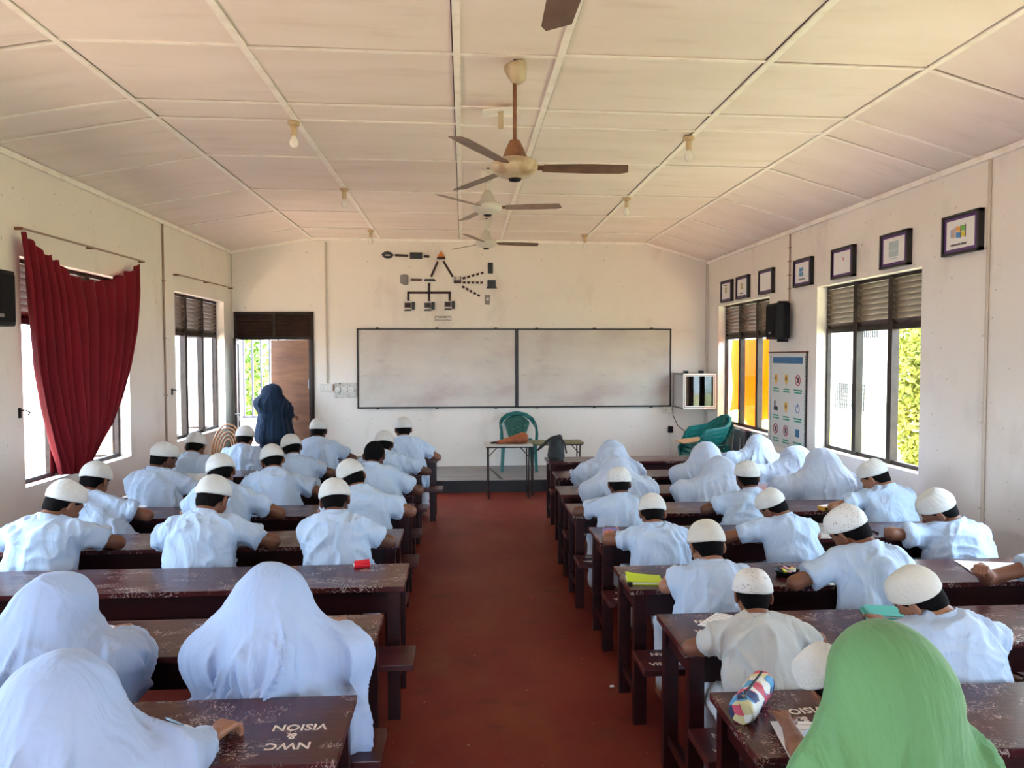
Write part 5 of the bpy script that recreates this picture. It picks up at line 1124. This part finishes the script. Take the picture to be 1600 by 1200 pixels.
M['pinkm'] = multi('pink_white_print', [(.62, .30, .42), (.72, .66, .72), (.60, .40, .55)], 30)
t = pouch('pencil_case', 'large blue and pink printed pencil case standing on the nearest right desk', 'pencil case', (1160, 1128), (1190, 1085), .042, M['multi'], 1.0, h=.004)
pouch('pencil_case', 'pink and orange printed pencil case on the right desk end beside a boy', 'pencil case', (946, 838), (962, 838), .032, M['multi2'], 1.2)
pouch('pencil_case', 'blue and white dotted pouch on the aisle end of the seventh right desk', 'pencil case', (893, 744), (906, 744), .035, M['multi3'], 1.2)
pouch('pencil_case', 'bright magenta pouch beside the flat draped scarf', 'pencil case', (1062, 770), (1073, 770), .035, flat('magenta_cloth', (.55, .01, .12)), 1.2)
pouch('pencil_case', 'pale pink printed pencil case beside the dark-faced girl', 'pencil case', (1226, 756), (1250, 756), .035, M['pinkm'], 1.0)
t = thing('red_pencil_case', 'red pencil case alone on the third left desk', 'pencil case', (*atZ(566, 886, DH)[:2], DH), rz=.25); M['redp'] = flat('red_plastic', (.62, .008, .03), .3)
MB().box(-.045, .045, -.020, .020, 0, .018).build('case', M['redp'], t, bevel=.006); MB().obox((.0, .012, .024), (1,0,.05), (0,1,.35), (0,-.35,1), (.042, .018, .003)).build('flap', M['redp'], t); MB().box(-.047, -.044, -.012, .012, .008, .02).build('snap', M['paper'], t)
def sheet(lab, px_, rz, w_=.21, h=.297, name='paper_sheet', n=1, m='paper', z=DH, row=None):
    t = thing(name, lab, 'paper', (*atZ(*px_, DH)[:2], z+.0012), rz=rz)
    for k in range(n): MB().grid(lambda u, v: ((u-.5)*w_, (v-.5)*h, .0015*k+.004*math.sin(u*3+k)*v), 6, 6).build('sheet', M[m], t, solid=.0008)
    for k in range(7): MB().box(-w_*.38, w_*random.uniform(.1, .38), h*.36-k*.032, h*.36-k*.032+.003, .0085, .009).build('text_line', M['grey_panel'], t)
sheet('loose white exam sheet beside the cream shirted boy', (1130, 973), -.75, .15, .20); sheet('white sheet under the hand of the far left girl', (165, 990), 1.2, .16, .22)
sheet('white sheet before the boy in profile at right wall', (1425, 833), 1.2); sheet('white papers under the fist at right edge', (1560, 888), 1.3, .24, .36, n=3); sheet('white sheet under the boy with dark neck cord', (212, 788), .2)
sheet('white sheet in front of the aisle boy on the fourth right desk', (1000, 836), .3, .18, .25); sheet('white sheet in front of the girl before teal chairs', (1075, 742), .2, .2, .28); sheet('white paper beside the nearest right forearm', (1268, 1158), -.15, .19, .22)
sheet('white sheet before the boy who tilts his head left', (1170, 838), .2, .2, .26)
t = thing('lime_notebook', 'lime green notebook with a black spine tape on the third right desk', 'notebook', (*atZ(1006, 908, DH)[:2], DH), rz=-.12); M['lime'] = flat('lime_cover', (.50, .66, .01), .5)
MB().box(-.088, .088, -.062, .066, .004, .012).build('page_block', M['paper'], t); MB().box(-.09, .09, -.065, .068, 0, .004).build('cover', M['lime'], t); MB().grid(lambda u, v: ((u-.5)*.182, (v-.5)*.134, .013+.012*(1-u)**2*(.4+v)), 8, 4).build('cover', M['lime'], t, solid=.0015); MB().box(-.092, -.066, -.068, -.058, 0, .014).build('spine_tape', M['black'], t)
t = thing('pencil_bowl', 'round black bowl heaped with stationery beside the largest boy', 'bowl', (*atZ(1229, 899, DH)[:2], DH)); MB().lathe([(.0, 0), (.05, 0), (.062, .03), (.066, .032), (.058, .022), (.045, .008), (0, .008)], (0,0,0), 20).build('bowl', M['black'], t, smooth=True)
for k in range(9): a = random.random()*6.28; MB().obox((.028*math.cos(a), .028*math.sin(a), .028+.003*(k % 3)), (math.cos(a*2), math.sin(a*2), .2), (-math.sin(a*2), math.cos(a*2), 0), (0,0,1), (.018, .007, .004)).build('eraser', [M['paper'], M['lime'], M['multi2'], M['pinkm']][k % 4], t)
for k, (dx, rz, lab) in enumerate(((0, .5, 'lower'), (6, .42, 'upper'))):
    t = thing('teal_notebook', '%s of two pale teal notebooks fanned beside the boy leaning left' % lab, 'notebook', (*atZ(1388+dx, 964, DH)[:2], DH+.014*k), rz=-rz+.2); MB().box(-.10, .10, -.066, .066, .003, .011).build('page_block', M['paper'], t); 
    for z in (0, .011): MB().box(-.104, .104, -.07, .07, z, z+.003).build('cover', flat('teal_cover', (.08, .42, .36)), t)
t = thing('pencil_tin', 'yellow and black pencil tin on the fifth right desk', 'box', (*atZ(1296, 796, DH)[:2], DH), rz=.3); MB().box(-.085, .085, -.035, .035, 0, .03).build('tin', M['pyel'], t, bevel=.004); MB().box(-.08, .08, -.03, .03, .03, .033).build('lid', M['paper'], t, bevel=.001); MB().box(-.07, .02, -.0365, -.035, .008, .022).build('label', M['black'], t)
def pen(lab, a, b, m, cm):
    A_, B_ = atZ(*a, DH+.005), atZ(*b, DH+.005); t = thing('pen', lab, 'pen', tuple(A_)); d = B_-A_; MB().tube([(0,0,0), d*.08, d*.1, d*.72], [.001, .0028, .0042, .0042], 8).build('barrel', m, t, smooth=True); MB().tube([d*.68, d], .0052, 8).build('pen_cap', cm, t, smooth=True); MB().obox(d*.84+(0,0,.006), d, np.cross(d, (0,0,1)), (0,0,1), (np.linalg.norm(d)*.12, .0015, .001)).build('clip', cm, t)
pen('clear blue pen lying on the nearest left desk', (257, 1121), (304, 1141), flat('pen_clear', (.28, .45, .60), .2), flat('pen_cap_white', (.62, .68, .72), .3))
pen('dark pen on the fourth right desk beside the lace capped boy', (1360, 828), (1372, 833), M['black'], M['black'])
t = thing('open_book', 'open white book propped between two boys on the left', 'book', (*atZ(307, 772, DH)[:2], DH))
for sx in (-1, 1): MB().grid(lambda u, v: (sx*u*.13, -.02+u*.05+.006*math.sin(u*6)+v*.03, .003+v*.17), 6, 4).build('page', M['paper'], t, solid=.004)
for (p, lab) in (((881, 880), 'small dark spot of litter on the aisle floor'), ((956, 1073), 'tiny scrap of white paper on the aisle floor')):
    q = atZ(*p, 0); t = thing('floor_litter', lab, 'litter', (q[0], q[1], 0)); MB().obox((0,0,.003), (1,.3,0), (-.3,1,0), (0,0,1), (.012, .008, .0025)).build('scrap', M['paper'] if 'white' in lab else M['black'], t)
